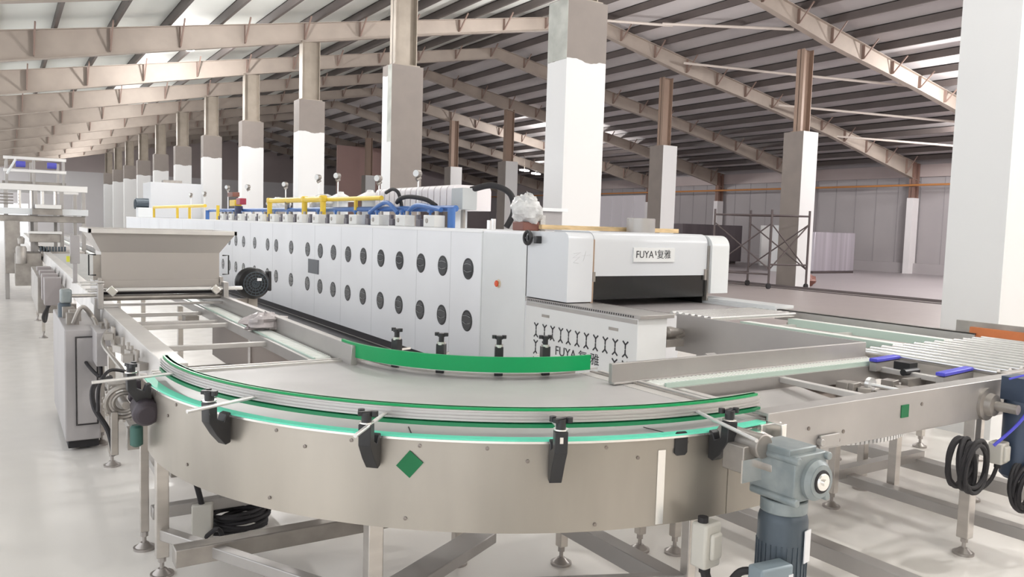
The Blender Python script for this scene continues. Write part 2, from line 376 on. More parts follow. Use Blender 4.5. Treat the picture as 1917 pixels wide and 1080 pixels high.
# translucent white sheets hung on the right wall
mb = MB(); y = 40.9
for i in range(9): mb.box(36.7+(.05 if i%2 else 0),36.76+(.05 if i%2 else 0),y,y+.6,.3,4.1); y += .6
tag(mb.build('hanging_sheet', mat('hanging_white_sheet',(.75,.72,.76),0,.5), smooth=False), 'tall white curtain of vertical panels hung on the right wall', 'curtain')

# ------------------------------------------------------------------ high bay lamps and added fill lights
def lamp(x, y, z):
    t = thing('high_bay_lamp', 'round white high bay lamp hanging from the roof beam', 'lamp', (x,y,z), 'high bay lamps in rows under the left roof slope')
    MB().lathe((x,y,z-.02),(0,0,1),[(0,.20),(.03,.21),(.12,.12),(.2,.06),(.3,.05)],20).build('housing', ALU, t)
    MB().cyl((x,y,z-.035),(x,y,z-.02),.19,20).build('diffuser', LAMP, t)
    MB().cyl((x,y,z+.28),(x,y,roofz(x)-.05),.012,6).build('hanging_rod', BEIGE, t)
    return t
L0 = lamp(4.7, 25.4, 6.6)
LZ = 6.6
FILL_POS = [(4.7,-5.4),(4.7,.7),(4.7,6.9),(4.7,13),(4.7,18.0),(.2,-5.4),(.2,.7),(.2,6.9),(.2,13),(.2,19.2),(9.5,.7),(9.5,6.9),(9.5,12.6),(17,-4),(17,3),(26,-3),(26,5),(33,-3),(33,7),(13.3,18),(26.4,36.5),(26.3,13),(31.5,16.5)]  # unseen point lights without fixtures, added to brighten the hall
FILL_W = [300,230,70,110,240,220,300,150,140,140,340,90,150,620,720,650,850,550,850,380,650,700,800]
lamp_pos = [(4.7,y) for y in (31.5,37.8,44.1,50.3,56.6,62.9,69.1)] + [(.2,y) for y in (25.4,31.5,37.8,44.1,50.3,56.6,62.9,69.1)]
rown = ['second','third','fourth','fifth','sixth','seventh','last']
L0['label'] = 'nearest glowing high bay lamp of the row left of the columns'
for i, (x, y) in enumerate(lamp_pos):
    if i < 7: lb = '%s nearest high bay lamp of the row beside the columns' % rown[i] if i < 6 else 'farthest high bay lamp of the row beside the columns'
    else: lb = ('%s high bay lamp at the left picture edge, counted downwards' % ordn[i-7])
    copy_tree(L0, (x-4.7, y-25.4, 0), lb)
def light(x, y, z, w, r=.16, col=(1,.98,.965)):
    d = bpy.data.lights.new('lamp_or_fill_light','POINT'); d.shadow_soft_size = r; d.energy = w; d.color = col
    o = bpy.data.objects.new('lamp_or_fill_light', d); COL.objects.link(o); o.location = (x,y,z); o['kind'] = 'helper'
for x, y in [(4.7,25.4)]+lamp_pos: light(x, y, 6.36, 420 if (x>1 and y<27) else ((260 if x>1 else 180) if y<35 else 170))
for i, (x, y) in enumerate(FILL_POS): light(x, y, LZ-.24, FILL_W[i])
for i, (x, y) in enumerate([(27.2,43.1),(29.8,45.4),(32.1,47.4)]):
    t = tag(MB().obox((x,y,5.5),(.9,.35,.08),rz=.6).build('tube_lamp', LAMP), '%s of three small bright lamps under the right slope behind the columns' % ['leftmost','middle','rightmost'][i], 'lamp', 'small lamps behind the right columns')
    MB().cyl((x,y,5.54),(x,y,roofz(x)),.012,6).build('hanging_rod', BEIGE, t)

# ------------------------------------------------------------------ curved conveyor
CC = (2.403, 3.95); CI = (2.504, 4.121); RO = 1.84
cv = thing('curved_conveyor', 'ninety degree curved belt conveyor with steel skirt and green edge guides', 'conveyor', (CC[0]-1, CC[1]-1, 0))
def P(c, r, a, z): a = math.radians(a); return Vector((c[0]+r*math.cos(a), c[1]+r*math.sin(a), z))
A0, A1 = 176.0, 276.5
n = 64; vs = []; fs = []
for i in range(n+1):
    t = i/n
    po = P(CC, RO-.03, A0+(A1-A0)*t, 0); pi = P(CI, .80, 180+93*t, 0)
    for k in range(9):
        q = po.lerp(pi, k/8); vs.append((q.x,q.y,.895))
    for k in range(9):
        q = po.lerp(pi, k/8); vs.append((q.x,q.y,.870))
for i in range(n):
    for k in range(8):
        a = i*18+k; fs.append((a,a+1,a+19,a+18)); b = a+9; fs.append((b+18,b+19,b+1,b))
    fs.append((i*18,i*18+18,i*18+27,i*18+9)); fs.append((i*18+8,i*18+17,i*18+35,i*18+26))
fs.append(tuple(range(0,9))+tuple(range(17,8,-1))); fs.append(tuple(n*18+k for k in range(9))+tuple(n*18+k for k in range(17,8,-1)))
MB().add(vs, fs).build('belt', BELT, cv)
# belt sheet seam
for a in (196.0, 228.5, 259):
    p, q = P(CC,RO-.13,a,.8962), P(CC,RO-.02,a+1.4,.8962)
    MB().beam(p, q, .004, .002).build('belt_joint', BLACKR, cv)
sk = MB().arc(CC, RO-.004, RO, .555, .892, 178, 269.5, 80)
sk.box(2.38,2.66,2.108,2.112,.555,.80)
sk.box(2.66,2.664,2.11,2.24,.6,.88)
skirt = sk.build('side_skirt', SKIRT, cv)
bd = MB().arc(CC, RO, RO+.003, .845, .888, 178, 269.5, 80); bd.build('skirt_top_band', SKIRT, cv)
sb = MB()
for a in (258.6,): sb.arc(CC, RO+.001, RO+.003, .56, .842, a, a+1.0, 2)
sb.build('skirt_seam', SHINY, cv)
def bt_(p):
    MB().lathe(p, p-Vector((CC[0],CC[1],p.z)), [(0,.007),(.003,.007),(.004,.001)], 8).build('screw_head', mat('screw_dark',(.25,.22,.2),.8,.4), cv)
for a in (185,193,205,213,223,231,238.5,247,252,262.5,267):
    for z in (.865,): 
        bt_(P(CC,RO+.003,a,z))
for a, z in ((190,.80),(196,.63),(217,.82),(229.5,.595),(243,.82),(251,.58),(256,.82),(212,.6)):
    bt_(P(CC,RO+.001,a,z))
MB().arc(CC, RO-.03, RO+.012, .892, .9, 176.5, 275.6, 90).build('wear_strip', MINT, cv)
MB().arc(CC, RO+.004, RO+.02, .888, .896, 177, 270, 90).build('skirt_lip', SHINY, cv)
# green floor-marking stickers and black grommet
p = P(CC,RO+.004,229.9,.796); nrm = Vector((p.x-CC[0],p.y-CC[1],0)).normalized(); rz = math.atan2(nrm.y,nrm.x)+PI/2
tag(MB().obox(p,(.066,.002,.076),rz=rz,ry=math.radians(40)).build('sticker', GREENS, cv), 'green diamond-turned sticker')
p = P(CC,RO+.005,261.6,.862)
m_ = Matrix.Translation(p) @ Matrix.Rotation(math.radians(261.6)+PI/2,4,'Z')
oc = [(-.028,-.035),(-.018,-.045),(.018,-.045),(.028,-.035),(.028,.035),(.018,.045),(-.018,.045),(-.028,.035)]
mb = MB().prism(oc,'y',-.004,.004); mb.v = [tuple(m_ @ Vector(v)) for v in mb.v]; mb.build('cover_plug', BLACK, cv)
# end bars
MB().box(.60,1.72,4.10,4.125,.88,.905).box(.60,1.72,4.135,4.16,.88,.908).build('end_bar', BAR, cv)
MB().box(2.62,2.64,2.14,3.30,.88,.903).build('end_bar', STEELD, cv)
MB().box(2.65,2.675,2.14,3.27,.88,.908).box(2.55,2.62,2.14,3.30,.893,.8975).build('end_bar', BAR, cv)
# outer guide: aluminium channel with green strips
GR = 1.762; ga, gb = 176.5, 277.5
g = MB().arc(CC, GR-.002, GR+.016, .945, .985, ga, gb, 90)
for z in (.952,.964,.976): g.arc(CC, GR+.015, GR+.021, z-.003, z+.002, ga, gb, 90)
gd = g.build('guide_rail', mat('guide_aluminium', (.52,.50,.49), .6, .42), cv)
MB().arc(CC, GR-.014, GR+.006, .984, .994, ga, gb, 90).arc(CC, GR-.018, GR-.002, .94, .994, ga, gb, 90).build('green_top_strip', GREEN, gd)
MB().arc(CC, GR-.012, GR+.022, .926, .940, ga, gb, 90).build('green_lower_strip', GREEND, gd)
# inner guide: broad green band
gi = MB().arc(CI, .845, .90, .925, .935, 170, 277, 70).build('inner_guide_base', ALU, cv)
MB().arc(CI, .925, .94, .936, 1.012, 177.5, 271.5, 70).build('inner_guide_rail', GREEN, cv)
MB().arc(CI, .908, .925, .95, 1.0, 178, 271, 70).build('inner_guide_channel', ALU, cv)
MB().arc(CI, .79, .81, .70, .905, 178, 272, 60).build('inner_skirt', STEEL, cv)
# clamp brackets
def clamp(a, outer=True, tall=.15, c=CC, rb=RO):
    t = MB(); u = P((0,0),1,a,0); s = Vector((-u.y,u.x,0)); b0 = Vector((c[0],c[1],0))
    if outer:
        base = b0+u*(rb+.012)
        prof = [(.100,.955),(.062,.955),(.060,.888),(.030,.872),(.018,.900),(.0,.905),(.0,.955-tall-.03),(.022,.950-tall-.03),(.062,.825),(.098,.880)]
        V = []; k = len(prof)
        for px in (-.023,.023): V += [base+u*pu+s*px+Vector((0,0,pz)) for pu,pz in prof]
        t.add(V, [(0,1,2,9),(9,2,3,8),(8,3,7),(7,3,4,6),(6,4,5),(k+9,k+2,k+1,k),(k+8,k+3,k+2,k+9),(k+7,k+3,k+8),(k+6,k+4,k+3,k+7),(k+5,k+4,k+6)]+[(i,(i+1)%k,(i+1)%k+k,i+k) for i in range(k)])
        br = t.build('clamp_bracket', BLACK, cv, bevel=.003)
        top = base+u*.080
        top.z = .97
        MB().cyl((top.x,top.y,.958),(top.x,top.y,.963),.026,16).build('clamp_collar', SHINY, br)
        MB().cyl((top.x,top.y,.955),(top.x,top.y,.988),.018,12).obox((top.x,top.y,.992),(.06,.018,.014),rz=math.radians(a)+PI/2+.5).cyl((top.x,top.y,.984),(top.x,top.y,.996),.02,12) \
            .cyl(Vector((top.x,top.y,.984))+s*.030,Vector((top.x,top.y,1.002))+s*.030,.012,10).cyl(Vector((top.x,top.y,.984))-s*.026-u*.016,Vector((top.x,top.y,1.002))-s*.026-u*.016,.012,10).build('clamp_knob', BLACK, br)
        r0 = b0+u*(GR+.012)-s*.0; r0.z = .962; r1 = b0+u*2.05 + s*0; r1.z = .957
        MB().cyl(RODS[a][0], RODS[a][1], .0072, 12).build('guide_rod', mat('rod_bright',(.70,.69,.68),.6,.3), br)
        # slotted screw plates
        w1 = base+u*.100+Vector((0,0,.925)); w2 = base+u*.06+Vector((0,0,.83))
        if tall > .16: MB().obox(w1,(.003,.012,.022),rz=math.radians(a)).build('clamp_screw', SHINY, br)
    return t
RODS = {183.0:((.668,3.758,.960),(.31,3.73,.948)), 205.2:((.854,3.137,.960),(.557,3.031,.948)), 225.9:((1.186,2.678,.960),(.974,2.453,.948)), 246.0:((1.684,2.349,.960),(1.640,2.215,.948)), 266.2:((2.259,2.172,.960),(2.165,1.80,.948))}
for a, tl in ((183.0,.13),(205.2,.14),(225.9,.14),(246.0,.17),(266.2,.13)): clamp(a, True, tl)
for a in (200,220,241.5,259):
    u = P((0,0),1,a,0); b0 = Vector((CI[0],CI[1],0)); q = b0+u*.80; s = Vector((-u.y,u.x,0))
    br = MB().obox((q.x,q.y,.97),(.04,.044,.15),rz=math.radians(a)).build('clamp_bracket', BLACK, cv, bevel=.003)
    MB().cyl((q.x,q.y,1.04),(q.x,q.y,1.055),.022,16).build('clamp_collar', SHINY, br)
    MB().cyl((q.x,q.y,1.05),(q.x,q.y,1.09),.014,12).cyl((q.x,q.y,1.082),(q.x,q.y,1.098),.02,12).cyl(Vector((q.x,q.y,1.085))+s*.025,Vector((q.x,q.y,1.102))+s*.025,.012,10).cyl(Vector((q.x,q.y,1.085))-s*.025,Vector((q.x,q.y,1.102))-s*.025,.012,10).build('clamp_knob', BLACK, br)
    MB().cyl((q.x-u.x*.1,q.y-u.y*.1,.985),(q.x+u.x*.12,q.y+u.y*.12,.985),.0065,10).build('guide_rod', SHINY, br)
# legs and lower frame
leg(cv,.60,3.86,.88,.055); leg(cv,.575,4.22,.88,.04); leg(cv,1.175,2.76,.87,.06)
leg(cv,1.853,3.32,.86,.045); leg(cv,2.305,3.074,.86,.045); leg(cv,2.762,3.012,.86,.045); leg(cv,2.33,2.25,.86,.045)
fr = MB().box(.60,1.9,3.52,3.60,.16,.24).build('frame_tube', STEELD, cv, bevel=.005)
MB().box(.60,1.6,4.13,4.19,.17,.23).build('frame_tube', STEELB, cv, bevel=.004)
MB().beam((1.90,3.14,.20),(1.20,2.76,.20),.13,.05).build('frame_tube', STEELB, cv, bevel=.004)
MB().box(2.27,2.35,2.25,3.1,.17,.25).build('frame_tube', STEELB, cv, bevel=.004)
MB().beam((.6,3.86,.2),(1.175,2.76,.2),.05,.05).build('frame_tube', STEELB, cv, bevel=.004)
MB().beam((1.175,2.76,.25),(2.33,2.25,.25),.04,.04).build('frame_tube', STEELB, cv, bevel=.004)
# gearmotor on the right end
gx, gy, gz = 2.44, 1.86, .775
gm = MB()
gm.obox((gx,gy+.02,gz+.01),(.175,.20,.17)).obox((gx-.02,gy+.02,gz+.10),(.15,.16,.03)).obox((gx+.10,gy+.03,gz),(.03,.15,.13))
for dx, dz in ((-.085,.08),(.085,.08),(-.085,-.07),(.085,-.07)): gm.cyl((gx+dx,gy-.095,gz+dz),(gx+dx,gy+.11,gz+dz),.016,10)
gm.cyl((gx-.01,gy+.02,gz-.09),(gx-.01,gy+.02,gz-.14),.085,24)
gear = tag(gm.build('gearmotor', GASKET, cv, bevel=.012), 'grey-blue gearmotor')
MB().lathe((gx+.02,gy-.08,gz),(0,-1,0),[(0,.075),(.015,.075),(.03,.06),(.034,.06)],28).build('output_flange', GASKET, gear)
MB().lathe((gx+.02,gy-.112,gz),(0,-1,0),[(0,.034),(.006,.034),(.012,.03),(.012,.012),(.02,.012)],24).build('shaft_cap', SHINY, gear)
MB().ring((gx+.02,gy-.114,gz),(0,1,0),.037,.006,24,8).build('shaft_seal', BLACKR, gear)
MB().lathe((gx-.01,gy+.02,gz-.13),(0,0,-1),[(0,.07),(.02,.085),(.04,.09),(.36,.09),(.37,.075)],28).build('motor_body', MOTORD, gear)
fins = MB()
for i in range(28):
    a = 2*PI*i/28; fins.obox((gx-.01+.090*math.cos(a),gy+.02+.090*math.sin(a),gz-.36),(.006,.004,.22),rz=a)
fins.build('cooling_fins', MOTORD, gear)
MB().obox((gx-.165,gy-.06,gz-.37),(.15,.07,.17),rz=-.1).build('terminal_box', mat('terminal_box_paint',(.22,.27,.30),.1,.4), gear, bevel=.008)
MB().obox((gx-.105,gy-.10,gz-.365),(.022,.003,.09),rz=-.1).build('box_label', mat('plate_white',(.75,.75,.77),0,.4), gear)
MB().obox((gx+.012,gy-.074,gz-.25),(.042,.004,.12),rz=.2).build('nameplate', mat('plate_white',(.75,.75,.77),0,.4), gear)
MB().obox((2.30,1.98,.83),(.09,.10,.10),rx=.0).cyl((2.33,2.1,.88),(2.33,1.9,.88),.045,18).cyl((2.40,2.02,.80),(2.40,1.88,.80),.05,20).build('drive_bracket', STEELD, cv, bevel=.004)
MB().obox((2.31,1.93,.79),(.12,.006,.085),rz=0).obox((2.43,2.06,.865),(.20,.10,.012),rx=.15).build('mounting_plate', SHINY, cv)
MB().box(2.60,2.63,2.04,2.14,.80,.90).box(2.54,2.66,2.09,2.115,.74,.895).build('end_plate', SHINY, cv, bevel=.003)
sw = MB().obox((2.19,2.03,.50),(.095,.07,.17),rz=.1).obox((2.20,1.99,.50),(.06,.02,.10),rz=.1).build('switch_box', LGREY, cv, bevel=.01)
MB().cyl((2.17,2.03,.585),(2.17,2.03,.605),.02,10).cyl((2.19,2.03,.415),(2.19,2.03,.39),.022,10).cyl((2.21,2.05,.415),(2.21,2.05,.39),.022,10).build('cable_gland', BLACKR, sw)
MB().tube([(2.19,2.03,.40),(2.20,2.02,.30),(2.18,2.08,.16),(2.1,2.2,.03)],.018,8,6).tube([(2.21,2.05,.40),(2.23,2.04,.30),(2.25,2.12,.15),(2.2,2.3,.03)],.014,8,6).build('cable', BLACKR, sw)
MB().tube([(2.24,1.82,.46),(2.20,1.87,.45),(2.18,1.93,.36),(2.16,2.05,.24),(2.05,2.12,.05)],.014,8,6).build('motor_cable', BLACKR, cv)
# drive chain hub on left end
hb = MB().ring((.46,3.98,.80),(0,1,.2),.075,.012,24,8).ring((.46,3.98,.80),(0,1,.2),.045,.010,24,8).cyl((.46,3.90,.80),(.46,4.06,.80),.018,12)
for i in range(20):
    a = 2*PI*i/20; hb.obox((.46+.086*math.cos(a),3.98,.80+.086*math.sin(a)),(.012,.014,.01),ry=-a)
hb.build('drive_sprocket', STEELD, cv)
MB().tube([(.44,4.3,.86),(.36,4.22,.84),(.35,4.12,.76),(.40,4.05,.66),(.42,4.0,.55)],.012,8,6).tube([(.5,4.2,.9),(.42,4.15,.92),(.37,4.1,.86),(.36,4.05,.75)],.008,8,6).build('hose', BLACKR, cv)
MB().obox((.47,4.1,.86),(.14,.12,.03)).obox((.42,3.98,.66),(.03,.03,.2)).obox((.50,4.02,.62),(.05,.06,.10)).build('drive_bracket', STEELD, cv, bevel=.003)
mo = MB().lathe((.53,3.92,.80),(0,-1,-.2),[(0,.03),(.01,.055),(.12,.06),(.14,.04)],22).obox((.50,3.95,.86),(.05,.06,.10)).build('gearmotor', mat('plum_dark',(.05,.04,.05),.1,.4), cv, bevel=.006)
MB().lathe((.505,3.93,.70),(0,0,-1),[(0,.02),(.01,.028),(.09,.028),(.10,.015)],16).build('teal_cap', mat('teal_motor',(.05,.13,.11),.1,.4), mo)

# ------------------------------------------------------------------ straight conveyor on the left
sc = thing('straight_conveyor', 'long straight conveyor running from the curve back under the hopper', 'conveyor', (1.1,8,0))
YE = 34
MB().prism([(.66,.93),(.775,.93),(.775,.90),(.67,.90),(.67,.76),(.70,.76),(.70,.75),(.645,.75)],'y',4.18,YE).build('side_rail', BAR, sc, bevel=.003)
MB().prism([(1.555,1.0),(1.585,1.0),(1.585,.86),(1.545,.86)],'y',3.98,YE).prism([(1.585,1.0),(1.60,1.0),(1.60,.985),(1.585,.985)],'y',3.98,7.0).build('guard_plate', STEELB, sc, bevel=.002)
MB().box(1.395,1.42,4.2,YE,.84,.90).build('inner_rail', STEELB, sc)
MB().box(1.43,1.53,4.22,YE,.885,.905).build('chain_strip', CHAINB, sc, bevel=.004)
cs = MB(); y = 4.24
while y < 7.2: cs.box(1.432,1.528,y,y+.012,.904,.908); y += .03
cs.build('chain_links', CHAINB, sc)
MB().box(1.42,1.432,4.2,YE,.87,.909).build('green_edge', mat('pale_green_plastic',(.50,.62,.55),0,.4), sc)
for y, z in ((4.56,.80),(5.05,.885),(6.06,.885),(6.38,.87),(7.0,.87),(4.82,.70)):
    MB().box(.775,1.40,y-.018,y+.018,z-.03,z).build('crossbar', BAR, sc, bevel=.003)
y = 8.2
rl = None
while y < 17.0:
    MB().cyl((.78,y,.90),(1.54,y,.90),.02,10).build('roller', ALU, sc); y += .17
for x, y in ((.592,5.757),(.585,6.35)): leg(sc, x, y, .80, .045)
for y in (8.5,11,13.5,16,19,22,25):
    for x in (.68,1.5): leg(sc, x, y, .76, .05)
for y in (5.76,): leg(sc,1.5,y,.84,.05)
MB().box(.70,1.5,5.74,5.79,.2,.25).build('crossbar', BAR, sc)
MB().beam((.66,4.3,.35),(.66,7,.35),.04,.04).build('frame_tube', STEELB, sc)
# lower return chute and tray visible between the bars
MB().obox((1.12,5.6,.55),(.5,.55,.02),rx=.2).build('tray', STEELB, sc)
MB().beam((1.30,5.5,.60),(1.36,4.4,.50),.04,.03).beam((1.2,5.3,.5),(1.15,4.5,.42),.04,.03).build('chain_guide', STEELD, sc)
MB().box(.72,1.5,4.35,4.75,.30,.42).build('lower_beam', STEELD, sc, bevel=.004)
MB().box(1.05,1.5,4.3,5.0,.50,.515).box(1.49,1.5,4.25,7.0,.50,.86).box(.78,1.0,6.2,7.0,.60,.615).build('inner_pan', mat('brown_pan',(.3,.25,.22)), sc)
MB().box(.72,1.46,5.15,5.22,.55,.62).box(.72,1.46,5.55,5.62,.50,.56).build('lower_crossbar', STEEL, sc)
MB().obox((1.22,5.05,.40),(.42,.30,.16)).obox((.95,6.1,.45),(.36,.25,.22)).build('drive_case', mat('mid_brown_steel',(.33,.29,.28),.4,.5), sc, bevel=.006)
wh = MB().obox((.95,6.7,.80),(.5,.05,.05)); wh.obox((1.25,6.65,.84),(.1,.14,.08)); wh.cyl((.8,6.75,.8),(1.35,6.75,.8),.03,10)
wh.build('drive_unit', STEELD, sc)
jb = MB().box(.52,.63,5.92,6.35,.64,.87).build('junction_box', GREY, sc, bevel=.005)
MB().tube([(.56,6.1,.64),(.55,6.0,.56),(.50,6.1,.60),(.46,6.3,.66)],.012,8,6).build('cable', BLACKR, jb)
mb = MB(); rnd = random.Random(3)
for i in range(10):
    y = 4.6+rnd.uniform(0,1.6); mb.obox((.60+rnd.uniform(-.03,.02),y,.86+rnd.uniform(-.06,.04)),(.05,.06+rnd.uniform(0,.05),.04),rz=rnd.uniform(-.5,.5)); mb.cyl((.60,y,.8),(.60,y,.93),.01,8)
mb.tube([(.58,5.9,.88),(.53,5.6,.84),(.55,5.2,.80),(.57,4.9,.76),(.52,4.5,.7)],.012,8,6).build('sensor_fittings', STEELD, sc)

# control cabinet at the left
cb = thing('control_cabinet', 'grey floor control cabinet with hinged door left of the hopper', 'cabinet', (.5,6.6,0))
MB().prism([(.35,.08),(.57,.08),(.57,.86),(.35,.86)],'y',6.2,7.6).build('body', GREY, cb, bevel=.01)
MB().box(.425,.545,6.19,6.2,.20,.80).build('door', GREY, cb, bevel=.002)
MB().box(.37,.56,6.25,7.5,.02,.08).build('plinth', BLACKR, cb)
MB().box(.415,.42,6.188,6.199,.19,.81).box(.548,.553,6.188,6.199,.19,.81).box(.42,.55,6.188,6.199,.805,.81).box(.42,.55,6.188,6.199,.19,.195).build('door_gap', BLACKR, cb)
for x, y in ((.42,6.35),(.42,7.4)): foot(cb,x,y,.08,.04)
for i in range(4): MB().obox((.42+.03*(i%2),6.5+.22*i,.90),(.08,.06,.09)).build('valve_block', STEELD, cb, bevel=.004)
mb = MB().tube([(.42,6.4,.88),(.47,6.35,1.0),(.54,6.4,.92),(.56,6.3,.84),(.5,6.25,.80)],.016,8,6)
mb.build('cable', STEELD, cb)

# hopper
hp = thing('depositing_hopper', 'large stainless hopper with flared rim bridging the straight conveyor', 'hopper', (1.1,7.2,.95))
hb_ = MB()
hb_.add([(.655,7.0,1.11),(1.545,7.0,1.11),(1.545,7.45,1.11),(.655,7.45,1.11), (.655,7.0,1.36),(1.545,7.0,1.36),(1.545,7.45,1.36),(.655,7.45,1.36),
         (.58,6.96,1.51),(1.66,6.96,1.51),(1.66,7.75,1.51),(.58,7.75,1.51)],
        [(0,1,5,4),(1,2,6,5),(2,3,7,6),(3,0,4,7),(4,5,9,8),(5,6,10,9),(6,7,11,10),(7,4,8,11),(3,2,1,0)])
body = hb_.build('body', mat('hopper_steel',(.44,.41,.385),.55,.42,.08,1.2), hp, smooth=False)
sm = body.modifiers.new('s','SOLIDIFY'); sm.thickness = .006
MB().box(.56,1.675,6.93,6.96,1.51,1.545).box(.56,1.675,7.75,7.78,1.51,1.545).box(.56,.585,6.93,7.78,1.51,1.545).box(1.65,1.675,6.93,7.78,1.51,1.545).build('rim', BAR, hp, bevel=.003)
MB().box(.66,1.54,6.985,7.0,1.08,1.14).box(.63,.655,6.97,7.4,1.02,1.16).box(1.545,1.57,6.97,7.4,1.02,1.16).build('lower_flange', mat('hopper_steel'  ,(.5,.5,.5)), hp, bevel=.002)
MB().cyl((.66,7.02,1.045),(1.62,7.02,1.045),.022,16).build('press_roller', BLACKR, hp)
for z, x0 in ((1.13,.50),(1.11,.51),(1.075,.54),(1.058,.555)): MB().cyl((x0,6.95,z),(1.72 if z<1.1 else .67,6.95,z),.007,10).build('guide_rod', mat('rod_bright',(.70,.69,.68),.6,.3), hp)
MB().cyl((.68,6.93,1.065),(1.72,6.93,1.065),.010,12).build('guide_rod', mat('rod_bright',(.70,.69,.68),.6,.3), hp)
for x in (.72,1.50): MB().obox((x,6.93,1.06),(.07,.05,.06),ry=PI/4).build('rod_clamp', SHINY, hp, bevel=.006)
for sx, x in ((-1,.62),(1,1.575)):
    MB().tube([(x,7.02,1.34),(x+sx*.05,7.02,1.34),(x+sx*.05,7.02,1.18),(x,7.02,1.18)],.006,8).build('handle', BLACK, hp)
MB().box(.60,.655,7.02,7.06,1.14,1.34).build('side_bracket', STEELD, hp)
gmh = MB().obox((.41,7.02,1.02),(.08,.10,.11)).build('gearmotor', GASKET, hp, bevel=.015)
MB().lathe((.40,7.02,.97),(0,0,-1),[(0,.035),(.01,.045),(.17,.045),(.18,.035)],20).build('motor_body', MOTORD, gmh)
MB().cyl((.45,7.02,1.02),(.66,7.02,1.02),.015,12).build('drive_shaft', SHINY, gmh)
MB().box(.62,.66,6.9,7.5,.92,1.12).box(1.56,1.6,6.9,7.5,.92,1.12).box(.60,.64,6.95,7.0,.75,1.0).build('support_frame', STEELB, hp, bevel=.003)
MB().box(.66,1.6,6.97,7.0,.935,.955).box(.66,1.6,6.9,6.92,.945,.96).build('cross_rail', STEELB, hp)
MB().cyl((.64,7.0,1.0),(1.6,7.0,1.0),.024,14).build('press_roller', STEELD, hp)
# operator panel on post
op = thing('operator_panel', 'tall narrow grey panel on a post beside the conveyor behind the hopper', 'panel', (.66,9.6,.9))
MB().obox((.65,9.6,1.28),(.09,.05,.30)).build('panel', GREY, op, bevel=.006)
MB().box(.63,.67,9.58,9.62,.93,1.14).build('post', GREY, op)
MB().obox((.585,9.58,1.18),(.03,.04,.06)).build('yellow_sensor', mat('sensor_yellow',(.6,.6,.05),0,.5), op)
MB().box(.62,.68,9.55,9.65,.925,.935).build('base_plate', STEELB, op)
# black blower between conveyor and oven
bl = thing('blower_motor', 'round black ribbed fan motor between hopper and oven', 'motor', (1.9,7.35,0))
b_ = MB().lathe((1.9,7.2,1.08),(0,1,0),[(0,.05),(.005,.11),(.03,.135),(.05,.14),(.06,.132),(.08,.14),(.09,.132),(.11,.14),(.12,.132),(.14,.14),(.15,.132),(.17,.14),(.2,.135),(.25,.10)],32)
b_.build('ribbed_housing', BLACK, bl)
mb = MB()
for r in (.03,.055,.08,.105): mb.ring((1.9,7.195,1.08),(0,1,0),r,.004,28,6)
for i in range(8):
    a = PI*i/8; mb.beam((1.9-.11*math.cos(a),7.196,1.08-.11*math.sin(a)),(1.9+.11*math.cos(a),7.196,1.08+.11*math.sin(a)),.004,.004)
mb.build('fan_guard', MOTORD, bl)
MB().obox((2.04,7.3,1.10),(.03,.12,.18)).build('terminal_box', BLACK, bl, bevel=.008)
MB().obox((1.93,7.185,1.12),(.04,.004,.025)).build('nameplate', WHITE, bl)
MB().box(1.86,1.94,7.28,7.36,.012,.96).box(1.75,2.05,7.2,7.5,0,.012).box(1.60,1.9,7.3,7.34,.9,.94).build('stand', STEELD, bl)
tag(MB().blob((1.50,5.45,.955),(.30,.24,.12),.30,12,5,flat=.91).build('plastic_rag', mat('grey_film',(.55,.50,.50),0,.3,.3,15,.5,25)), 'crumpled grey plastic film lying on the straight conveyor rail', 'plastic film')

# ------------------------------------------------------------------ cross conveyor
cr = thing('cross_conveyor', 'cross conveyor leading right from the curve, with deep steel side beam', 'conveyor', (3.6,2.6,0))
MB().prism([(2.11,.93),(2.195,.93),(2.195,.915),(2.122,.915),(2.122,.745),(2.15,.745),(2.15,.735),(2.11,.735)],'x',2.60,4.66).build('side_beam', STEELB, cr, bevel=.003)
MB().box(2.50,4.55,2.975,3.0,.905,1.0).box(2.50,4.55,2.955,3.0,.90,.91).build('guard_plate', STEELB, cr, bevel=.002)
MB().box(2.70,4.55,2.86,2.95,.885,.905).build('chain_strip', CHAINB, cr, bevel=.004)
cs = MB(); x = 2.72
while x < 4.54: cs.box(x,x+.012,2.862,2.948,.904,.908); x += .03
cs.build('chain_links', CHAINB, cr)
MB().box(2.74,4.55,2.845,2.858,.86,.909).build('green_edge', mat('pale_green_plastic',(.3,.5,.4)), cr)
MB().box(2.74,4.56,2.825,2.845,.80,.885).build('inner_rail', STEELB, cr)
for x in (2.82,3.58,4.45): MB().box(x-.022,x+.022,2.19,2.83,.85,.88).build('crossbar', BAR, cr, bevel=.003)
MB().cyl((3.95,2.19,.86),(3.95,2.55,.86),.010,12).lathe((3.95,2.53,.86),(0,1,0),[(0,.02),(.002,.038),(.025,.038),(.027,.02)],20).build('idler_shaft', ALU, cr)
tag(MB().box(3.53,3.59,2.106,2.11,.815,.875).build('sticker', GREENS, cr), 'green square sticker')
for x, z in ((2.86,.84),(2.78,.775),(3.07,.765),(3.70,.865),(3.10,.80)): MB().lathe((x,2.11,z),(0,-1,0),[(0,.009),(.003,.009),(.005,.002)],10).build('screw_head', mat('screw_dark',(.2,.2,.2)), cr)
MB().obox((2.99,2.10,.775),(.13,.012,.055)).cyl((2.93,2.11,.775),(2.93,2.085,.775),.016,12).build('joint_plate', STEELB, cr, bevel=.003)
leg(cr,4.26,2.15,.74,.06); leg(cr,4.26,2.95,.86,.05); leg(cr,2.9,2.9,.84,.045)
MB().box(3.33,3.42,1.7,4.2,.08,.16).box(5.15,5.25,2.0,4.4,.10,.18).box(4.40,4.48,1.7,4.2,.12,.18).build('floor_skid', STEELB, cr, bevel=.004)
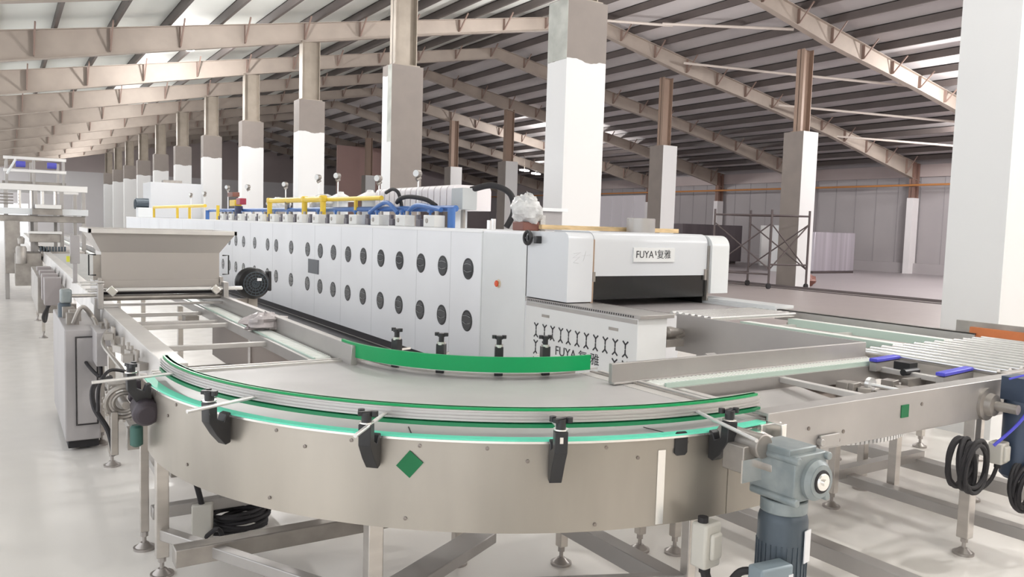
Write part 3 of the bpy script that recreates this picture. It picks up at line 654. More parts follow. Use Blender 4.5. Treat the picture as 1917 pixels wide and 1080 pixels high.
MB().box(3.33,5.25,2.95,3.02,.16,.22).build('frame_tube', STEELB, cr)
for x, y in ((3.375,2.7),(3.375,3.6),(5.2,2.6),(5.2,3.6)): leg(cr,x,y,.45,.04,zb=.10)
MB().box(2.75,4.5,2.90,2.92,.75,.84).box(2.75,4.5,2.5,2.9,.745,.75).build('inner_pan', mat('brown_pan',(.26,.21,.19),.3,.5,.4,4), cr)
# plates and mechanics seen through the open frame
MB().obox((3.30,2.62,.80),(.75,.36,.01),rx=.12).box(3.35,3.72,2.35,2.6,.752,.78).build('drip_tray', STEELB, cr)
mb = MB(); rnd = random.Random(9)
for i in range(12): mb.obox((3.85+rnd.uniform(0,.55),2.45+rnd.uniform(0,.35),.79+rnd.uniform(-.04,.06)),(.08,.07,.06),rz=rnd.uniform(0,1))
mb.cyl((3.8,2.62,.80),(4.5,2.62,.80),.018,10).build('transfer_drive', STEELD, cr, bevel=.003)
# drive at the beam's right end
dh = MB().lathe((4.29,2.11,.81),(0,-1,0),[(0,.085),(.015,.085),(.02,.06),(.05,.055),(.055,.025),(.16,.025)],28).build('drive_hub', STEELD, cr)
md = MB().lathe((4.43,2.0,.95),(0,0,-1),[(0,.05),(.01,.075),(.02,.08),(.50,.08),(.52,.06)],24).obox((4.43,2.0,.90),(.16,.14,.12)).build('gearmotor', mat('navy_motor',(.04,.06,.10),.1,.4), cr)
MB().tube([(4.42,1.9,.98),(4.36,1.91,.86),(4.30,1.95,.74),(4.22,2.02,.62)],.008,8,8).tube([(4.42,1.9,.97),(4.38,1.92,.99),(4.34,1.95,.985),(4.28,2.0,.96)],.005,8,6).build('blue_hose', BLUEP, md)
mb = MB()
for i in range(8): mb.cyl((4.34+.012*i,1.95,.950-.006*(i%3)),(4.34+.012*i,1.95,.972),.006,8)
mb.build('fittings', SHINY, md)
# cables
def coil(name, label, c, rx, rz, nloop, r=.009, tilt=0, axis='y', seed=1, group=None):
    rnd = random.Random(seed); pts = []
    N = 20*nloop
    for i in range(N+1):
        a = 2*PI*i/20; w = 1+.10*math.sin(i*.37+seed)+rnd.uniform(-.02,.02); d = .05*math.sin(i*.11+seed)
        if axis == 'y': pts.append((c[0]+rx*w*math.cos(a), c[1]+d, c[2]+rz*w*math.sin(a)))
        else: pts.append((c[0]+rx*w*math.cos(a), c[1]+rz*w*math.sin(a), c[2]+abs(d)+.01*(i/20)))
    return tag(MB().tube(pts, r, 7, 2).build(name, BLACKR), label, 'cable', group)
coil('cable_coil', 'black cable coil hanging below the cross conveyor beam by the grey box', (4.00,2.03,.55), .085, .12, 9, .011, seed=2)
coil('cable_coil', 'black cable coil hanging at the right picture edge below the dark motor', (4.42,1.92,.40), .13, .12, 8, .011, seed=5)
coil('cable_coil', 'black cable coil lying on the floor below the curved conveyor', (1.03,4.2,.02), .14, .13, 9, .010, axis='z', seed=3)
sb2 = tag(MB().obox((4.27,2.02,.58),(.09,.07,.11),rz=.1).obox((4.27,1.98,.58),(.06,.02,.08),rz=.1).build('switch_box', LGREY, bevel=.008), 'pale grey switch box on the conveyor leg above the cable coil', 'switch box')
mb = MB().cyl((4.27,2.02,.53),(4.27,2.02,.50),.015,10).tube([(4.27,2.02,.51),(4.24,2.03,.44),(4.16,2.04,.40),(4.08,2.04,.44)],.01,8,6).build('cable', BLACKR, sb2)
MB().box(4.24,4.30,2.05,2.12,.55,.60).build('mounting_arm', STEELB, sb2)
sbx = tag(MB().obox((.83,4.12,.13),(.10,.06,.18),rz=-.3).build('junction_box', LGREY, bevel=.008), 'small grey cable box beside the floor coil under the curved conveyor', 'box')
MB().tube([(.83,4.12,.20),(.80,4.1,.32),(.76,4.05,.44),(.70,4.0,.6)],.014,8,6).tube([(.84,4.1,.05),(.88,4.0,.12),(.92,4.05,.02)],.012,8,6).build('cable', BLACKR, sbx)
# energy chain curve under the cross conveyor
mb = MB(); pts = []
for i in range(46):
    t = i/45; a = math.radians(205+130*t); pts.append(Vector((4.05+.55*math.cos(a)*1.05, 2.95+.42*math.sin(a), .56)))
for i in range(45):
    d = (pts[i+1]-pts[i]); mb.obox((pts[i]+pts[i+1])/2, (d.length*.7,.07,.03), rz=math.atan2(d.y,d.x))
ec = tag(mb.build('curved_chain', ALU), 'curved plastic chain track under the cross conveyor', 'chain')
MB().box(3.55,3.6,2.7,2.75,.17,.55).box(4.5,4.55,2.7,2.75,.17,.55).tube([tuple(p-Vector((0,0,.02))) for p in pts],.006,6).build('support', STEEL, ec)

# ------------------------------------------------------------------ roller table
rt = thing('roller_table', 'roller table of thin bright steel rollers at the right edge', 'roller table', (5.3,2.6,0))
proto = MB().cyl((4.66,2.235,.925),(4.66,3.09,.925),.021,14).build('roller', mat('roller_zinc',(.74,.74,.73),.85,.25), rt)
MB().cyl((4.66,2.20,.925),(4.66,3.12,.925),.006,8).build('axle', STEELD, proto)
for k in range(1,13): part_copy(proto, (.125*k,0,0), rt)
MB().box(4.58,6.2,2.24,3.10,.84,.85).build('under_pan', STEELD, rt)
MB().box(4.66,6.5,2.19,2.235,.80,.93).build('side_frame', STEELB, rt, bevel=.003)
MB().box(4.56,6.3,3.10,3.13,.80,.915).build('side_frame', STEELB, rt, bevel=.003)
MB().box(6.22,6.24,2.3,3.32,.93,1.04).build('stop_plate', STEELD, rt, bevel=.002)
MB().box(6.19,6.22,2.3,3.2,.93,1.0).build('orange_strip', ORANGE, rt)
for x, y in ((4.75,3.08),(6.2,3.08),(6.2,2.25)): leg(rt,x,y,.82,.05)
for (xa,ya),(xb,yb) in (((4.36,2.80),(4.68,2.83)),((4.27,2.345),(4.66,2.39))):
    b = MB().beam((xa,ya,.925),(xb,yb,.925),.05,.02).build('blue_transfer_belt', BLUEP, rt, bevel=.004)
    MB().beam((xa,ya,.885),(xb,yb,.885),.04,.05).build('belt_carrier', STEELB, b)
MB().box(4.48,4.52,2.25,2.98,.80,.87).box(4.3,4.56,2.54,2.58,.82,.86).build('lift_frame', STEELD, rt)
MB().obox((4.50,2.68,.90),(.08,.1,.05)).cyl((4.38,2.62,.88),(4.52,2.62,.88),.02,10).build('pneumatic_cylinder', BLACK, rt)

# ------------------------------------------------------------------ oven infeed conveyor
oi = thing('oven_infeed_conveyor', 'infeed conveyor between the roller table and the oven mouth', 'conveyor', (5.6,4.2,0))
MB().box(6.17,6.20,3.15,5.0,.86,.955).box(6.17,6.25,3.15,5.0,.945,.955).build('far_rail', STEELB, oi, bevel=.002)
MB().box(6.12,6.38,4.95,6.0,.955,.985).box(6.12,6.14,4.95,6.0,.90,.955).build('table_edge', WHITE2, oi, bevel=.003)
MB().prism([(3.27,.94),(5.05,.94),(5.05,.62),(4.6,.62),(3.27,.62)],'x',4.95,4.97).build('near_plate', mat('plate_steel_dark',(.45,.43,.42),.6,.4,.1,1.5), oi)
for x, mm in ((5.33,CHAINB),(5.95,CHAINB)):
    st = MB().box(x-.05,x+.05,3.2,4.62,.885,.912).build('chain_strip', mm, oi, bevel=.004)
    MB().box(x-.065,x-.052,3.2,4.62,.85,.914).box(x+.052,x+.075,3.2,4.62,.86,.905).build('green_edge', mat('pale_green_plastic',(.3,.5,.4)), st)
for y in (3.35,4.0,4.55): MB().box(5.0,6.17,y-.02,y+.02,.83,.87).build('crossbar', BAR, oi)
p0 = MB().cyl((5.02,4.74,.93),(6.12,4.74,.93),.022,14).build('roller', mat('roller_zinc',(.8,.8,.8)), oi)
for k in range(1,7): part_copy(p0, (0,.075*k,0), oi)
MB().box(5.0,6.12,5.26,6.7,.905,.93).build('belt', mat('wire_belt',(.40,.37,.37),.3,.5,.1,30), oi)
MB().lathe((4.72,4.95,.80),(1,0,0),[(0,.03),(.02,.05),(.06,.05),(.2,.02)],16).cyl((4.6,4.98,.78),(4.95,4.98,.78),.04,12).obox((4.75,5.0,.72),(.2,.3,.06)).build('drive_shaft', STEELD, oi)
MB().obox((4.62,4.3,.68),(.10,.10,.06),rx=.3).box(4.60,4.66,4.25,4.3,.5,.68).box(4.4,5.0,4.1,4.16,.60,.64).build('bracket', STEELB, oi)
for x, y in ((5.0,4.8),(6.15,4.8),(6.15,3.5)): leg(oi,x,y,.85,.05)

# ------------------------------------------------------------------ tunnel oven
ov = thing('tunnel_oven', 'very long white tunnel oven with two rows of round inspection windows', 'oven', (5.3,20,0))
OX, OXR, OF, OB, OH = 4.3, 6.36, 5.78, 36.0, 1.615
# profile in x-z with rounded top corners
def rprof(x0,x1,z0,z1,r,n=6):
    p = [(x0,z0),(x1,z0)]
    for i in range(n+1): a = PI/2*i/n; p.append((x1-r+r*math.cos(a), z1-r+r*math.sin(a)))
    for i in range(n+1): a = PI/2+PI/2*i/n; p.append((x0+r+r*math.cos(a), z1-r+r*math.sin(a)))
    return p
MB().prism(rprof(OX,OXR,.10,OH,.03),'y',6.45,OB).build('body', WHITE, ov)
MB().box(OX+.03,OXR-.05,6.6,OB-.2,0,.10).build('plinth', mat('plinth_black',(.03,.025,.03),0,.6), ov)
sm_ = MB()
for y in (7.32,8.02,8.9,10.3,11.5,12.7,13.9,15.1,16.7,18.2,20,22,24,26,28,30,32): sm_.box(OX-.0015,OX+.01,y,y+.004,.10,OH-.03)
sm_.build('panel_seams', LINE, ov)
MB().box(OX-.006,OX,6.46,7.30,.10,OH-.03).box(OX-.012,OX,7.30,7.32,.10,OH-.02).build('service_panel', WHITE2, ov, bevel=.002)
tr_ = MB().box(OX-.01,OX+.14,7.3,OB,OH-.03,OH+.004); tr_.build('top_edge_strip', mat('bright_trim',(.86,.86,.86),.2,.35), ov)
# portholes
def porthole(y, z):
    w = MB().lathe((OX+.01,y,z),(-1,0,0),[(0,.115),(.014,.118),(.016,.108),(.012,.10),(.012,.001)],32).build('inspection_window', BLACK, ov)
    MB().lathe((OX,y,z),(-1,0,0),[(0,.10),(.004,.10),(.0045,.001)],28).build('pane', WIN, w)
    g = MB()
    g.tube([(OX-.008,y-.08,z+.045),(OX-.014,y,z+.055),(OX-.008,y+.08,z+.045)],.0032,6,4).tube([(OX-.008,y-.085,z-.02),(OX-.014,y,z-.035),(OX-.008,y+.085,z-.02)],.0028,6,4)
    g.build('wiper_bar', mat('wiper_grey',(.40,.41,.43),.3,.4), w); return w
ys = [7.61,8.21,8.78,9.4,10.0,10.62,11.21,11.83,12.43,13.06,13.96,14.87,15.44,16.37,17.25,17.9,18.5,19.1,20.0,20.6,21.5,22.1,23,23.6,24.5,25.1]
w0 = porthole(ys[0], 1.183)
for y in ys[1:]: part_copy(w0, (0,y-ys[0],0), ov)
for y in ys: part_copy(w0, (0,y-ys[0],.612-1.183), ov)
MB().box(OX-.012,OX,12.5,13.0,.80,1.03).build('vent_plate', mat('slate',(.10,.11,.13),.2,.4), ov)
es = tag(MB().lathe((OX-.006,6.96,1.07),(-1,0,0),[(0,.045),(.004,.045),(.005,.03),(.02,.028)],18).build('emergency_stop', mat('stop_yellow',(.75,.65,.5),0,.5), ov), 'red emergency stop button')
MB().lathe((OX-.026,6.96,1.07),(-1,0,0),[(0,.032),(.008,.034),(.016,.026),(.018,.005)],18).build('button', RED, es)
# front hood: left flank, centre panel, right flank (profiles in y-z with rounded front top)
def hood(x0,x1,yf,yb,z0,z1,r,name,m):
    p = [(yb,z0),(yb,z1)]
    for i in range(9): a = PI/2+PI/2*i/8; p.append((yf+r+r*math.cos(a), z1-r+r*math.sin(a)))
    p.append((yf,z0)); return MB().prism(p,'x',x0,x1).build(name, m, ov)
hood(OX,4.585,5.79,6.46,.985,OH+.005,.07,'hood_flank', mat('white_hood',(.70,.72,.75),0,.28))
hood(4.615,6.085,5.815,6.46,1.22,OH+.02,.10,'hood_panel', mat('white_hood',(.8,.8,.8)))
hood(6.11,6.36,5.77,6.46,1.035,OH+.01,.12,'hood_flank', WHITE2)
MB().box(4.586,4.614,5.805,6.4,.96,1.56).build('copper_side_strip', COPPER, ov)
MB().box(6.087,6.108,5.80,6.4,.96,1.52).build('side_strip', STEELD, ov)
MB().box(4.60,4.63,5.80,5.85,1.17,1.26).box(6.05,6.08,5.80,5.85,1.17,1.28).build('hinge_bracket', STEELD, ov)
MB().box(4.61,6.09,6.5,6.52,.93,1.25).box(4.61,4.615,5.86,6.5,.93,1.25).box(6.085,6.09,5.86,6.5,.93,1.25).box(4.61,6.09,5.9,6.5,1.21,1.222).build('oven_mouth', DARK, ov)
MB().box(4.617,6.083,5.825,5.833,1.0,1.225).build('mouth_curtain', mat('black_glass',(.012,.012,.012),0,.18), ov)
# text sign
sg = MB().box(5.085,5.62,5.80,5.815,1.352,1.492).build('sign_plate', mat('sign_white',(.82,.83,.83),0,.3), ov, bevel=.002)
MB().box(5.085,5.62,5.798,5.802,1.352,1.356).build('sign_edge', LINE, sg)
text("FUYA", .098, INK, 'lettering', sg, (5.225,5.7985,1.423), (PI/2,0,0), .001, .0, .95)
text("\u590d\u96c5", .092, INK, 'lettering', sg, (5.475,5.7985,1.423), (PI/2,0,0), .001, 0, 1.0)
MB().obox((5.366,5.7985,1.44),(.010,.002,.045),ry=-.25).build('tick_mark', INK, sg)
# pencil scribble on the left flank front
MB().tube([(4.36,5.788,1.43),(4.44,5.788,1.44),(4.35,5.788,1.39),(4.43,5.788,1.40),(4.36,5.788,1.35),(4.42,5.788,1.34)],.0012,4).tube([(4.46,5.788,1.41),(4.55,5.788,1.42)],.0012,4).tube([(4.50,5.788,1.45),(4.47,5.788,1.36)],.0012,4).build('pencil_mark', LINE, ov)
# low cabinet in front with vent pattern
cab = MB().box(OX,4.62,4.82,6.45,.10,.945).build('front_cabinet', mat('white_cabinet',(.78,.79,.79),0,.35,.04,2), ov, bevel=.006)
MB().box(OX-.012,4.66,4.78,6.45,.945,.975).build('cabinet_top', STEELB, cab, bevel=.003)
pf = MB(); y = 4.86
while y < 6.42: pf.box(OX-.014,OX-.012,y,y+.014,.951,.967); y += .03
pf.build('perforations', INK, cab)
MB().box(OX-.004,OX,4.83,6.44,.90,.935).build('cabinet_band', STEELB, cab)
def ymark(y, z, up):
    s = 1 if up else -1; x = OX-.002
    for dy, dz in ((-.033,.028),(.033,.028)): pat.beam((x,y,z),(x,y+dy,z+s*dz),.004,.012)
    pat.beam((x,y,z),(x,y,z-s*.035),.012,.004)
cols = [6.26,6.12,5.99,5.86,5.74,5.61,5.48,5.35,5.22,5.09,4.96]
for i, y in enumerate(cols):
    for r in range(3):
        if r == 0 or i in (0,1,9,10):
            zt = .745-.165*r
            pat = MB(); ymark(y, zt-.028, True); ymark(y, zt-.105, False)
            pat.box(OX-.003,OX,y-.002,y+.002,zt-.085,zt-.045); pat.build('vent_slot', INK, cab)
for y in (6.11,5.12): MB().box(OX-.004,OX,y-.06,y+.06,.815,.84).build('slot_handle', STEELD, cab)
text("FUYA", .12, INK, 'lettering', cab, (OX-.002,5.78,.525), (PI/2,0,-PI/2), .001, 0, 1.1)
text("\u590d \u96c5", .11, INK, 'lettering', cab, (OX-.002,5.44,.525), (PI/2,0,-PI/2), .001, 0, 1.2)
# hand wheel on the side
hw = MB().ring((OX-.05,6.38,1.555),(1,0,0),.058,.018,28,8).cyl((OX-.06,6.38,1.555),(OX,6.38,1.555),.02,14)
for i in range(3):
    a = 2*PI*i/3; hw.beam((OX-.05,6.38,1.555),(OX-.05,6.38+.05*math.cos(a),1.555+.05*math.sin(a)),.014,.014)
hw.build('hand_wheel', BLACK, ov)
MB().obox((OX-.03,6.24,1.54),(.06,.05,.07)).build('wheel_bracket', BLACK, ov, bevel=.006)
# shade along the oven foot, painted as a dark strip on the floor
struct(MB().box(3.25,4.29,6.9,OB,.0,.004), 'trim_4', mat('floor_shade_strip',(.03,.026,.03),0,.5), 'dark strip standing for the shade on the floor at the foot of the oven', smooth=False)

# ------------------------------------------------------------------ things on top of the oven
TZ = OH+.005
tag(MB().box(4.55,6.42,6.58,6.64,TZ+.02,TZ+.065).build('wooden_batten', WOOD, bevel=.003), 'long pale wooden batten lying across the oven top', 'board')
t = thing('exhaust_stub', 'short round steel duct stub standing on the oven front', 'duct', (5.71,6.6,TZ+.02))
MB().lathe((5.71,6.42,TZ+.0),(0,0,1),[(0,.15),(.16,.15),(.165,.14),(.165,.001)],28).build('duct', STEELB, t)
t = thing('wrapped_motor', 'motor bundled in white plastic film at the oven corner', 'motor', (4.47,6.75,TZ))
MB().blob((4.47,6.75,TZ+.20),(.30,.34,.33),.16,16,4).build('plastic_wrap', WRAP, t)
MB().obox((4.47,6.75,TZ+.045),(.20,.2,.09)).build('base', REDB, t, bevel=.01)
MB().box(4.60,4.66,6.68,6.74,TZ,TZ+.16).build('post', WRAP, t)
for i, (y, z, sz, lb) in enumerate(((17.4,1.98,(.5,.7,.32),'left'),(14.5,1.98,(.5,.9,.34),'right'))):
    t = thing('wrapped_blower', 'blower wrapped in clear film, %s one of the pair behind the yellow pipe' % lb, 'blower', (5.08,y,TZ))
    MB().blob((5.08,y,z),sz,.12,14,20+i).build('plastic_wrap', WRAP, t)
    MB().box(4.98,5.18,y-.2,y+.2,TZ,z-.05).build('pedestal', STEELD, t)
# gas pipes
def pipe(name, pts, r, m, label, cat='pipe'):
    return tag(MB().tube(pts, r, 12).build(name, m), label, cat)
yp = thing('gas_pipe', 'yellow gas pipe frame standing on the oven top', 'pipe', (4.6,14,TZ))
MB().cyl((4.6,13.19,2.03),(4.6,16.42,2.04),.05,14).build('header_pipe', YEL, yp)
for y in (16.39,14.17,13.19): MB().cyl((4.6,y,TZ),(4.6,y,2.04),.05,14).build('riser_pipe', YEL, yp)
for y in (16.39,14.17,13.19): MB().obox((4.6,y,2.04),(.11,.12,.11)).build('elbow', YEL, yp, bevel=.02)
MB().cyl((4.68,10.9,2.02),(4.68,13.3,2.03),.035,14).cyl((4.68,11.9,TZ),(4.68,11.9,2.02),.03,12).build('branch_pipe', YEL, yp)
MB().cyl((4.6,15.2,2.0),(4.75,15.7,1.86),.05,12).build('valve', STEELD, yp)
yp2 = thing('gas_pipe', 'thin yellow gas pipe on the far part of the oven top', 'pipe', (4.6,26,TZ))
MB().cyl((4.6,22.5,1.98),(4.6,31,1.98),.045,12).build('header_pipe', YEL, yp2)
for y in (21.0,24.6,26.5,31): MB().cyl((4.6,y,TZ),(4.6,y,1.98),.04,12).build('riser_pipe', YEL, yp2)
bp_ = thing('water_pipe', 'long blue pipe running low along the oven top', 'pipe', (4.62,14,TZ))
MB().cyl((4.72,8.7,1.86),(4.72,22.5,1.86),.04,12).build('header_pipe', BLUE, bp_)
for y in (8.7,9.96,11.2,18.9,19.6,22.5): MB().cyl((4.66,y,TZ),(4.66,y,1.86),.05,12).build('riser_pipe', BLUE, bp_)
MB().tube([(4.62,11.2,1.80),(4.62,10.6,1.95),(4.62,10.2,1.80)],.03,10,6).tube([(4.62,9.96,1.75),(4.62,9.6,1.9),(4.62,8.9,1.84)],.03,10,6).build('bent_pipe', BLUE, bp_)
# burner controllers in a row
bc = thing('burner_unit', 'x', 'burner', (4.55,8.9,TZ), 'burner boxes in a row on the oven top')
MB().box(4.45,4.60,8.75,9.05,TZ,TZ+.15).build('housing', mat('burner_white',(.72,.72,.70),.1,.4), bc, bevel=.008)
MB().cyl((4.44,8.95,TZ+.08),(4.45,8.95,TZ+.08),.03,10).cyl((4.52,8.82,TZ+.15),(4.52,8.82,TZ+.20),.025,10).build('fitting', STEELD, bc)
MB().obox((4.50,9.2,TZ+.05),(.10,.12,.09)).obox((4.53,9.35,TZ+.08),(.05,.06,.15)).build('solenoid', mat('dark_fitting',(.14,.13,.15),.1,.5), bc, bevel=.006)
MB().cyl((4.58,9.12,TZ),(4.58,9.12,TZ+.22),.018,10).obox((4.58,9.12,TZ+.2),(.05,.07,.03)).build('blue_valve', BLUE, bc)
bc['label'] = 'nearest small white burner box on the oven edge'
for k in range(1,14): copy_tree(bc, (0,.85*k,0), '%s small white burner box from the near end of the oven' % (ordn+['thirteenth','fourteenth'])[k])
# gauges
ga_ = thing('pressure_gauge', 'x', 'gauge', (5.0,10.35,TZ), 'round dial gauges on stems above the oven')
MB().cyl((5.0,10.35,TZ-.11),(5.0,10.35,2.32),.012,8).build('stem', ALU, ga_)
MB().cyl((4.95,10.33,2.37),(5.02,10.37,2.37),.052,22).cyl((4.97,10.35,2.28),(5.03,10.35,2.32),.03,10).build('case', STEELD, ga_)
MB().cyl((4.945,10.326,2.37),(4.951,10.33,2.37),.046,22).build('dial', WHITE2, ga_)
ga_['label'] = 'nearest round dial gauge on a stem above the oven'
for k, (y, dz) in enumerate(((11.75,-.02),(13.57,.09),(14.58,.10),(16.64,.03),(19.63,.06),(21.67,.10),(24.5,0),(26.5,0))):
    copy_tree(ga_, (0,y-10.35,dz), '%s dial gauge on a stem above the oven, counted from the near end' % ordn[k+1])
# conical caps
cn = thing('vent_cowl', 'white conical vent cap on the oven top, nearer of the pair', 'vent', (5.12,12.4,TZ), 'white conical caps')
MB().lathe((5.12,12.4,2.02),(0,0,1),[(0,.30),(.015,.30),(.14,.06),(.17,.05),(.175,.001)],28).build('cone', mat('cap_white',(.85,.85,.84),0,.4), cn)
MB().cyl((5.12,12.4,TZ),(5.12,12.4,2.03),.13,20).build('pipe', WHITE2, cn)
copy_tree(cn, (0,1.35,0), 'white conical vent cap on the oven top, farther of the pair')
# ribbed white duct, grey box, hose
rd = MB(); y = 9.5
while y < 12.1: rd.prism(rprof(5.1,5.7,1.86,2.20,.08),'y',y,y+.16); y += .19
rdo = tag(rd.build('ribbed_duct', mat('duct_white',(.80,.76,.77),0,.5)), 'ribbed white duct lying on the oven top behind the gauges', 'duct')
MB().box(5.15,5.65,9.53,12.05,1.87,2.15).box(5.3,5.5,9.8,9.9,TZ,1.87).box(5.3,5.5,11.6,11.7,TZ,1.87).build('core', WHITE2, rdo)
gb_ = tag(MB().box(5.0,5.22,9.05,9.35,1.86,2.14).build('grey_box', mat('box_grey',(.50,.52,.52),0,.5), bevel=.008), 'grey electrical box at the near end of the ribbed duct', 'box')
MB().cyl((5.1,9.2,TZ),(5.1,9.2,1.87),.03,10).build('post', STEELD, gb_)
tag(MB().tube([(5.15,9.1,2.12),(5.35,8.9,2.18),(5.5,8.7,2.08),(5.5,8.6,1.85),(5.4,8.6,TZ+.03)],.04,12,8).build('hose', BLACKR), 'thick black hose arching down beside the grey box', 'hose')
tag(MB().tube([(4.7,10.4,1.95),(4.66,10.2,2.0),(4.66,9.9,2.02),(4.7,9.5,1.98),(4.75,9.3,1.9)],.03,10,8).tube([(4.75,10.9,2.1),(4.72,10.6,2.14),(4.72,10.4,2.08),(4.75,10.35,1.9)],.025,10,8).build('hose', BLACKR), 'bundle of black hoses above the blue pipe', 'hose')
fl = thing('flange_box', 'small flat steel box with lid behind the grey box on the oven', 'box', (5.7,8.3,TZ))
MB().box(5.55,5.9,8.1,8.4,TZ,TZ+.24).build('case', GREY, fl); MB().box(5.5,5.95,8.05,8.45,TZ+.24,TZ+.28).build('lid', WHITE2, fl)
va = thing('valve_actuator', 'red and yellow gas valve actuators on a dark block', 'valve', (4.6,19.2,TZ))
MB().cyl((4.6,18.9,1.65),(4.6,18.9,1.95),.09,14).build('valve_body', mat('valve_navy',(.05,.06,.12),.1,.4), va)
MB().obox((4.6,19.2,2.02),(.16,.5,.14)).build('yellow_actuator', YEL, va, bevel=.01); MB().obox((4.58,18.6,2.05),(.14,.35,.14)).build('red_actuator', mat('maroon',(.35,.03,.06),0,.4), va, bevel=.01)
MB().obox((4.6,19.4,2.22),(.16,.5,.10)).build('dark_head', REDB, va, bevel=.01)
for i, (x, h) in enumerate(((4.55,.10),(4.75,.12))):
    st = thing('cable_stub', ['left','right'][i]+' of two small upright conduit stubs at the near end of the oven top', 'stub', (x,7.6+.25*i,TZ), 'conduit stubs')
    MB().cyl((x,7.6+.25*i,TZ),(x,7.6+.25*i,TZ+h),.03,12).build('tube', ALU, st)
tb = thing('oven_hood', 'tall plain white box section rising behind the far end of the oven', 'machine', (6.1,34,TZ))
MB().box(5.0,7.2,34.5,36.5,TZ,3.02).build('casing', mat('casing_pale_blue', (.66,.67,.69), 0, .45), tb, bevel=.01)
MB().box(5.2,7.0,34.7,36.3,0,TZ).build('base', WHITE2, tb)
MB().obox((5.9,35.2,3.08),(.7,.5,.12)).build('top_unit', STEELD, tb)
pv = thing('exhaust_fan', 'dark fan motor on a white pedestal at the far oven end', 'fan', (4.55,33.3,TZ))
MB().box(4.35,4.85,33.0,33.6,TZ,1.98).build('pedestal', WHITE2, pv, bevel=.01)
MB().cyl((4.3,33.3,2.16),(4.75,33.3,2.16),.18,18).ring((4.28,33.3,2.1),(1,0,0),.16,.03,18,6).build('motor', MOTORD, pv)

# ------------------------------------------------------------------ far gantry machine
fm = thing('gantry_machine', 'tall steel gantry machine over the far left conveyor', 'machine', (.8,18.5,0))
def fb(x0,x1,y0,y1,z0,z1,name,m): return MB().box(x0,x1,y0,y1,z0,z1).build(name, m, fm, bevel=.006)
for x in (.08,.56,1.0,1.38):
    for y in (18.0,20.2): fb(x-.035,x+.035,y-.035,y+.035,0,2.18,'post',STEELB)
for y in (18.0,20.2): fb(-.35,1.45,y-.05,y+.05,2.08,2.2,'upper_beam',ALU)
for y in (17.9,20.2): fb(-.35,1.45,y-.06,y+.06,1.62,1.74,'middle_beam',WHITE2)
fb(-.2,1.4,17.95,20.2,1.48,1.6,'lower_panel',STEELD)
fb(.02,1.1,18.3,20,2.2,2.26,'top_deck',STEELD)
for x in (.1,.55,1.05): 
    for y in (18.2,20.0): fb(x-.025,x+.025,y-.025,y+.025,2.2,2.72,'upper_post',STEELB)
for z in (2.70,2.46): fb(.05,1.1,18.17,18.23,z-.03,z+.03,'upper_rail',ALU)
for x in (.33,.85): MB().cyl((x-.08,18.12,2.58),(x+.08,18.12,2.58),.06,14).build('blue_motor', BLUEM, fm)
for z in (1.82,1.88,1.94,2.0): MB().cyl((-.3,17.95,z),(.2,17.95,z),.012,8).build('rod', STEELD, fm)
for x in (.3,.5,.68,.9): MB().cyl((x,18.05,1.74),(x,18.05,2.08),.03,10).build('guide_column', SHINY, fm)
fb(.55,.98,17.7,17.9,1.74,1.82,'carriage',ALU); fb(.50,1.0,17.75,18.0,1.62,1.74,'carriage_base',STEELD)
fb(.42,.98,17.6,17.66,1.26,1.31,'press_bar',ALU); fb(.45,.95,17.66,18.0,1.10,1.26,'press_head',STEELD)
fb(.62,1.35,17.4,20.4,.84,.93,'machine_bed',STEELD); fb(.2,.62,17.3,18.3,.3,.9,'side_case',STEELD); fb(.05,.3,17.8,18.5,.5,1.5,'side_case',STEELD)
MB().lathe((.30,17.2,.72),(0,0,1),[(0,.09),(.28,.09),(.32,.07)],18).lathe((.30,17.2,1.08),(0,0,1),[(0,.05),(.1,.06),(.14,.02)],14).build('side_motor', STEELD, fm)
MB().cyl((.1,17.3,2.35),(.24,17.3,2.62),.02,8).build('hose', WHITE2, fm)
mb = MB(); 
for i in range(9): mb.obox((.62+.05*i,17.5,.98),(.03,.06,.09))
mb.build('nozzle_row', MOTORD, fm)
sk2 = thing('side_machine', 'low steel side drives along the far left conveyor rail', 'machine', (.42,13,0))
MB().box(.38,.60,12.0,14.5,.35,.82).build('case', STEELD, sk2, bevel=.01)
for y in (11.0,11.7,12.4,13.3): MB().box(.42,.6,y,y+.25,.55,.88).build('drive_box', mat('mid_grey',(.33,.30,.30),.2,.5), sk2, bevel=.008)
for y in (12.2,14.2): leg(sk2,.45,y,.36,.04)
MB().tube([(.5,11.1,.6),(.42,11.3,.4),(.45,11.6,.3),(.5,12.0,.5)],.02,8,6).build('hose', BLACKR, sk2)

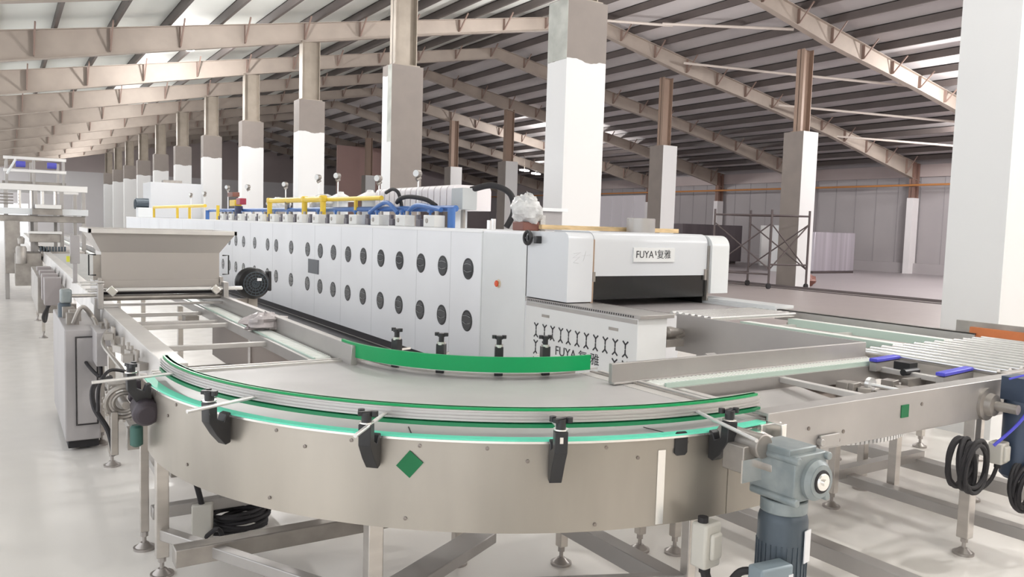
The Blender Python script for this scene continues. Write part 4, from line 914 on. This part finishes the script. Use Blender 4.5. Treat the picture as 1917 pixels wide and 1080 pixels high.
# ------------------------------------------------------------------ right background
sf = thing('scaffold_tower', 'brown tube scaffold with diagonal braces in front of the white column', 'scaffold', (21,17.5,0))
fx = [(19.75,16.3),(21.0,15.9),(19.0,17.9),(20.3,17.6)]
for x, y in fx: MB().cyl((x,y,.16),(x,y,2.42),.035,10).build('upright', SCAF, sf)
for x, y in fx: MB().cyl((x,y-.03,.09),(x,y+.03,.09),.09,16).cyl((x,y,.08),(x,y,.18),.03,8).build('castor', BLACKR, sf)
for (a,b,z) in ((0,1,2.25),(2,3,2.25),(0,2,2.25),(1,3,2.25),(0,1,.75),(0,2,.45),(2,3,.45)):
    MB().cyl((*fx[a],z),(*fx[b],z),.028,8).build('ledger', SCAF, sf)
for (a,b) in ((0,2),(1,3),(0,1)):
    MB().cyl((*fx[a],.6),(*fx[b],2.0),.022,8).cyl((*fx[a],2.0),(*fx[b],.6),.022,8).build('cross_brace', SCAF, sf)
mbx = thing('sheet_metal_cabin', 'shiny ribbed sheet metal box standing behind the right column', 'cabin', (31.5,23.9,0))
MB().box(30.3,33.2,22.6,24.8,0.1,1.85).build('shell', CORR, mbx, bevel=.02)
MB().box(30.3,33.2,22.6,24.8,0,.1).build('base', SCAF, mbx)
MB().box(29.7,30.3,23,24.5,0,2.1).build('side_panel', WHITE2, mbx)
dk = thing('dark_container', 'dark closed container by the right wall behind the scaffold', 'container', (33,30,0))
MB().box(29.5,34.0,30,32.5,.15,2.1).build('shell', mat('container_dark',(.12,.10,.11),.2,.4,.3,.4,stretch=(4,1,.3)), dk, bevel=.02)
MB().box(29.7,33.8,30.2,32.3,0,.15).build('base', SCAF, dk)
struct(MB().box(34.4,35.0,29.0,29.1,0,2.15), 'door_1', WPAINT, 'narrow bright white door panel beside the dark container', smooth=False)
tag(MB().blob((22.55,17.0,.18),(.5,.5,.42),.2,10,8,flat=0).build('rubbish_heap', REDB), 'small dark and pink heap at the foot of the right column', 'rubbish')
tag(MB().tube([(22.8,17.2,.05),(24,18.2,.28),(25.5,19.2,.3)],.02,6,6).build('white_cord', WHITE2), 'thin white pipe lying on the floor right of the column', 'pipe')

# ------------------------------------------------------------------ light and view
w = bpy.data.worlds.new('world'); scene.world = w; w.use_nodes = True
bg = w.node_tree.nodes['Background']; bg.inputs['Color'].default_value = (.95,.97,1.0,1); bg.inputs['Strength'].default_value = 1.35
vs_ = scene.view_settings; vs_.view_transform = 'Standard'; vs_.look = 'None'; vs_.gamma = 1; vs_.use_curve_mapping = False; vs_.exposure = 0.5
scene.cycles.use_denoising = True; scene.cycles.max_bounces = 8; scene.cycles.sample_clamp_indirect = 6
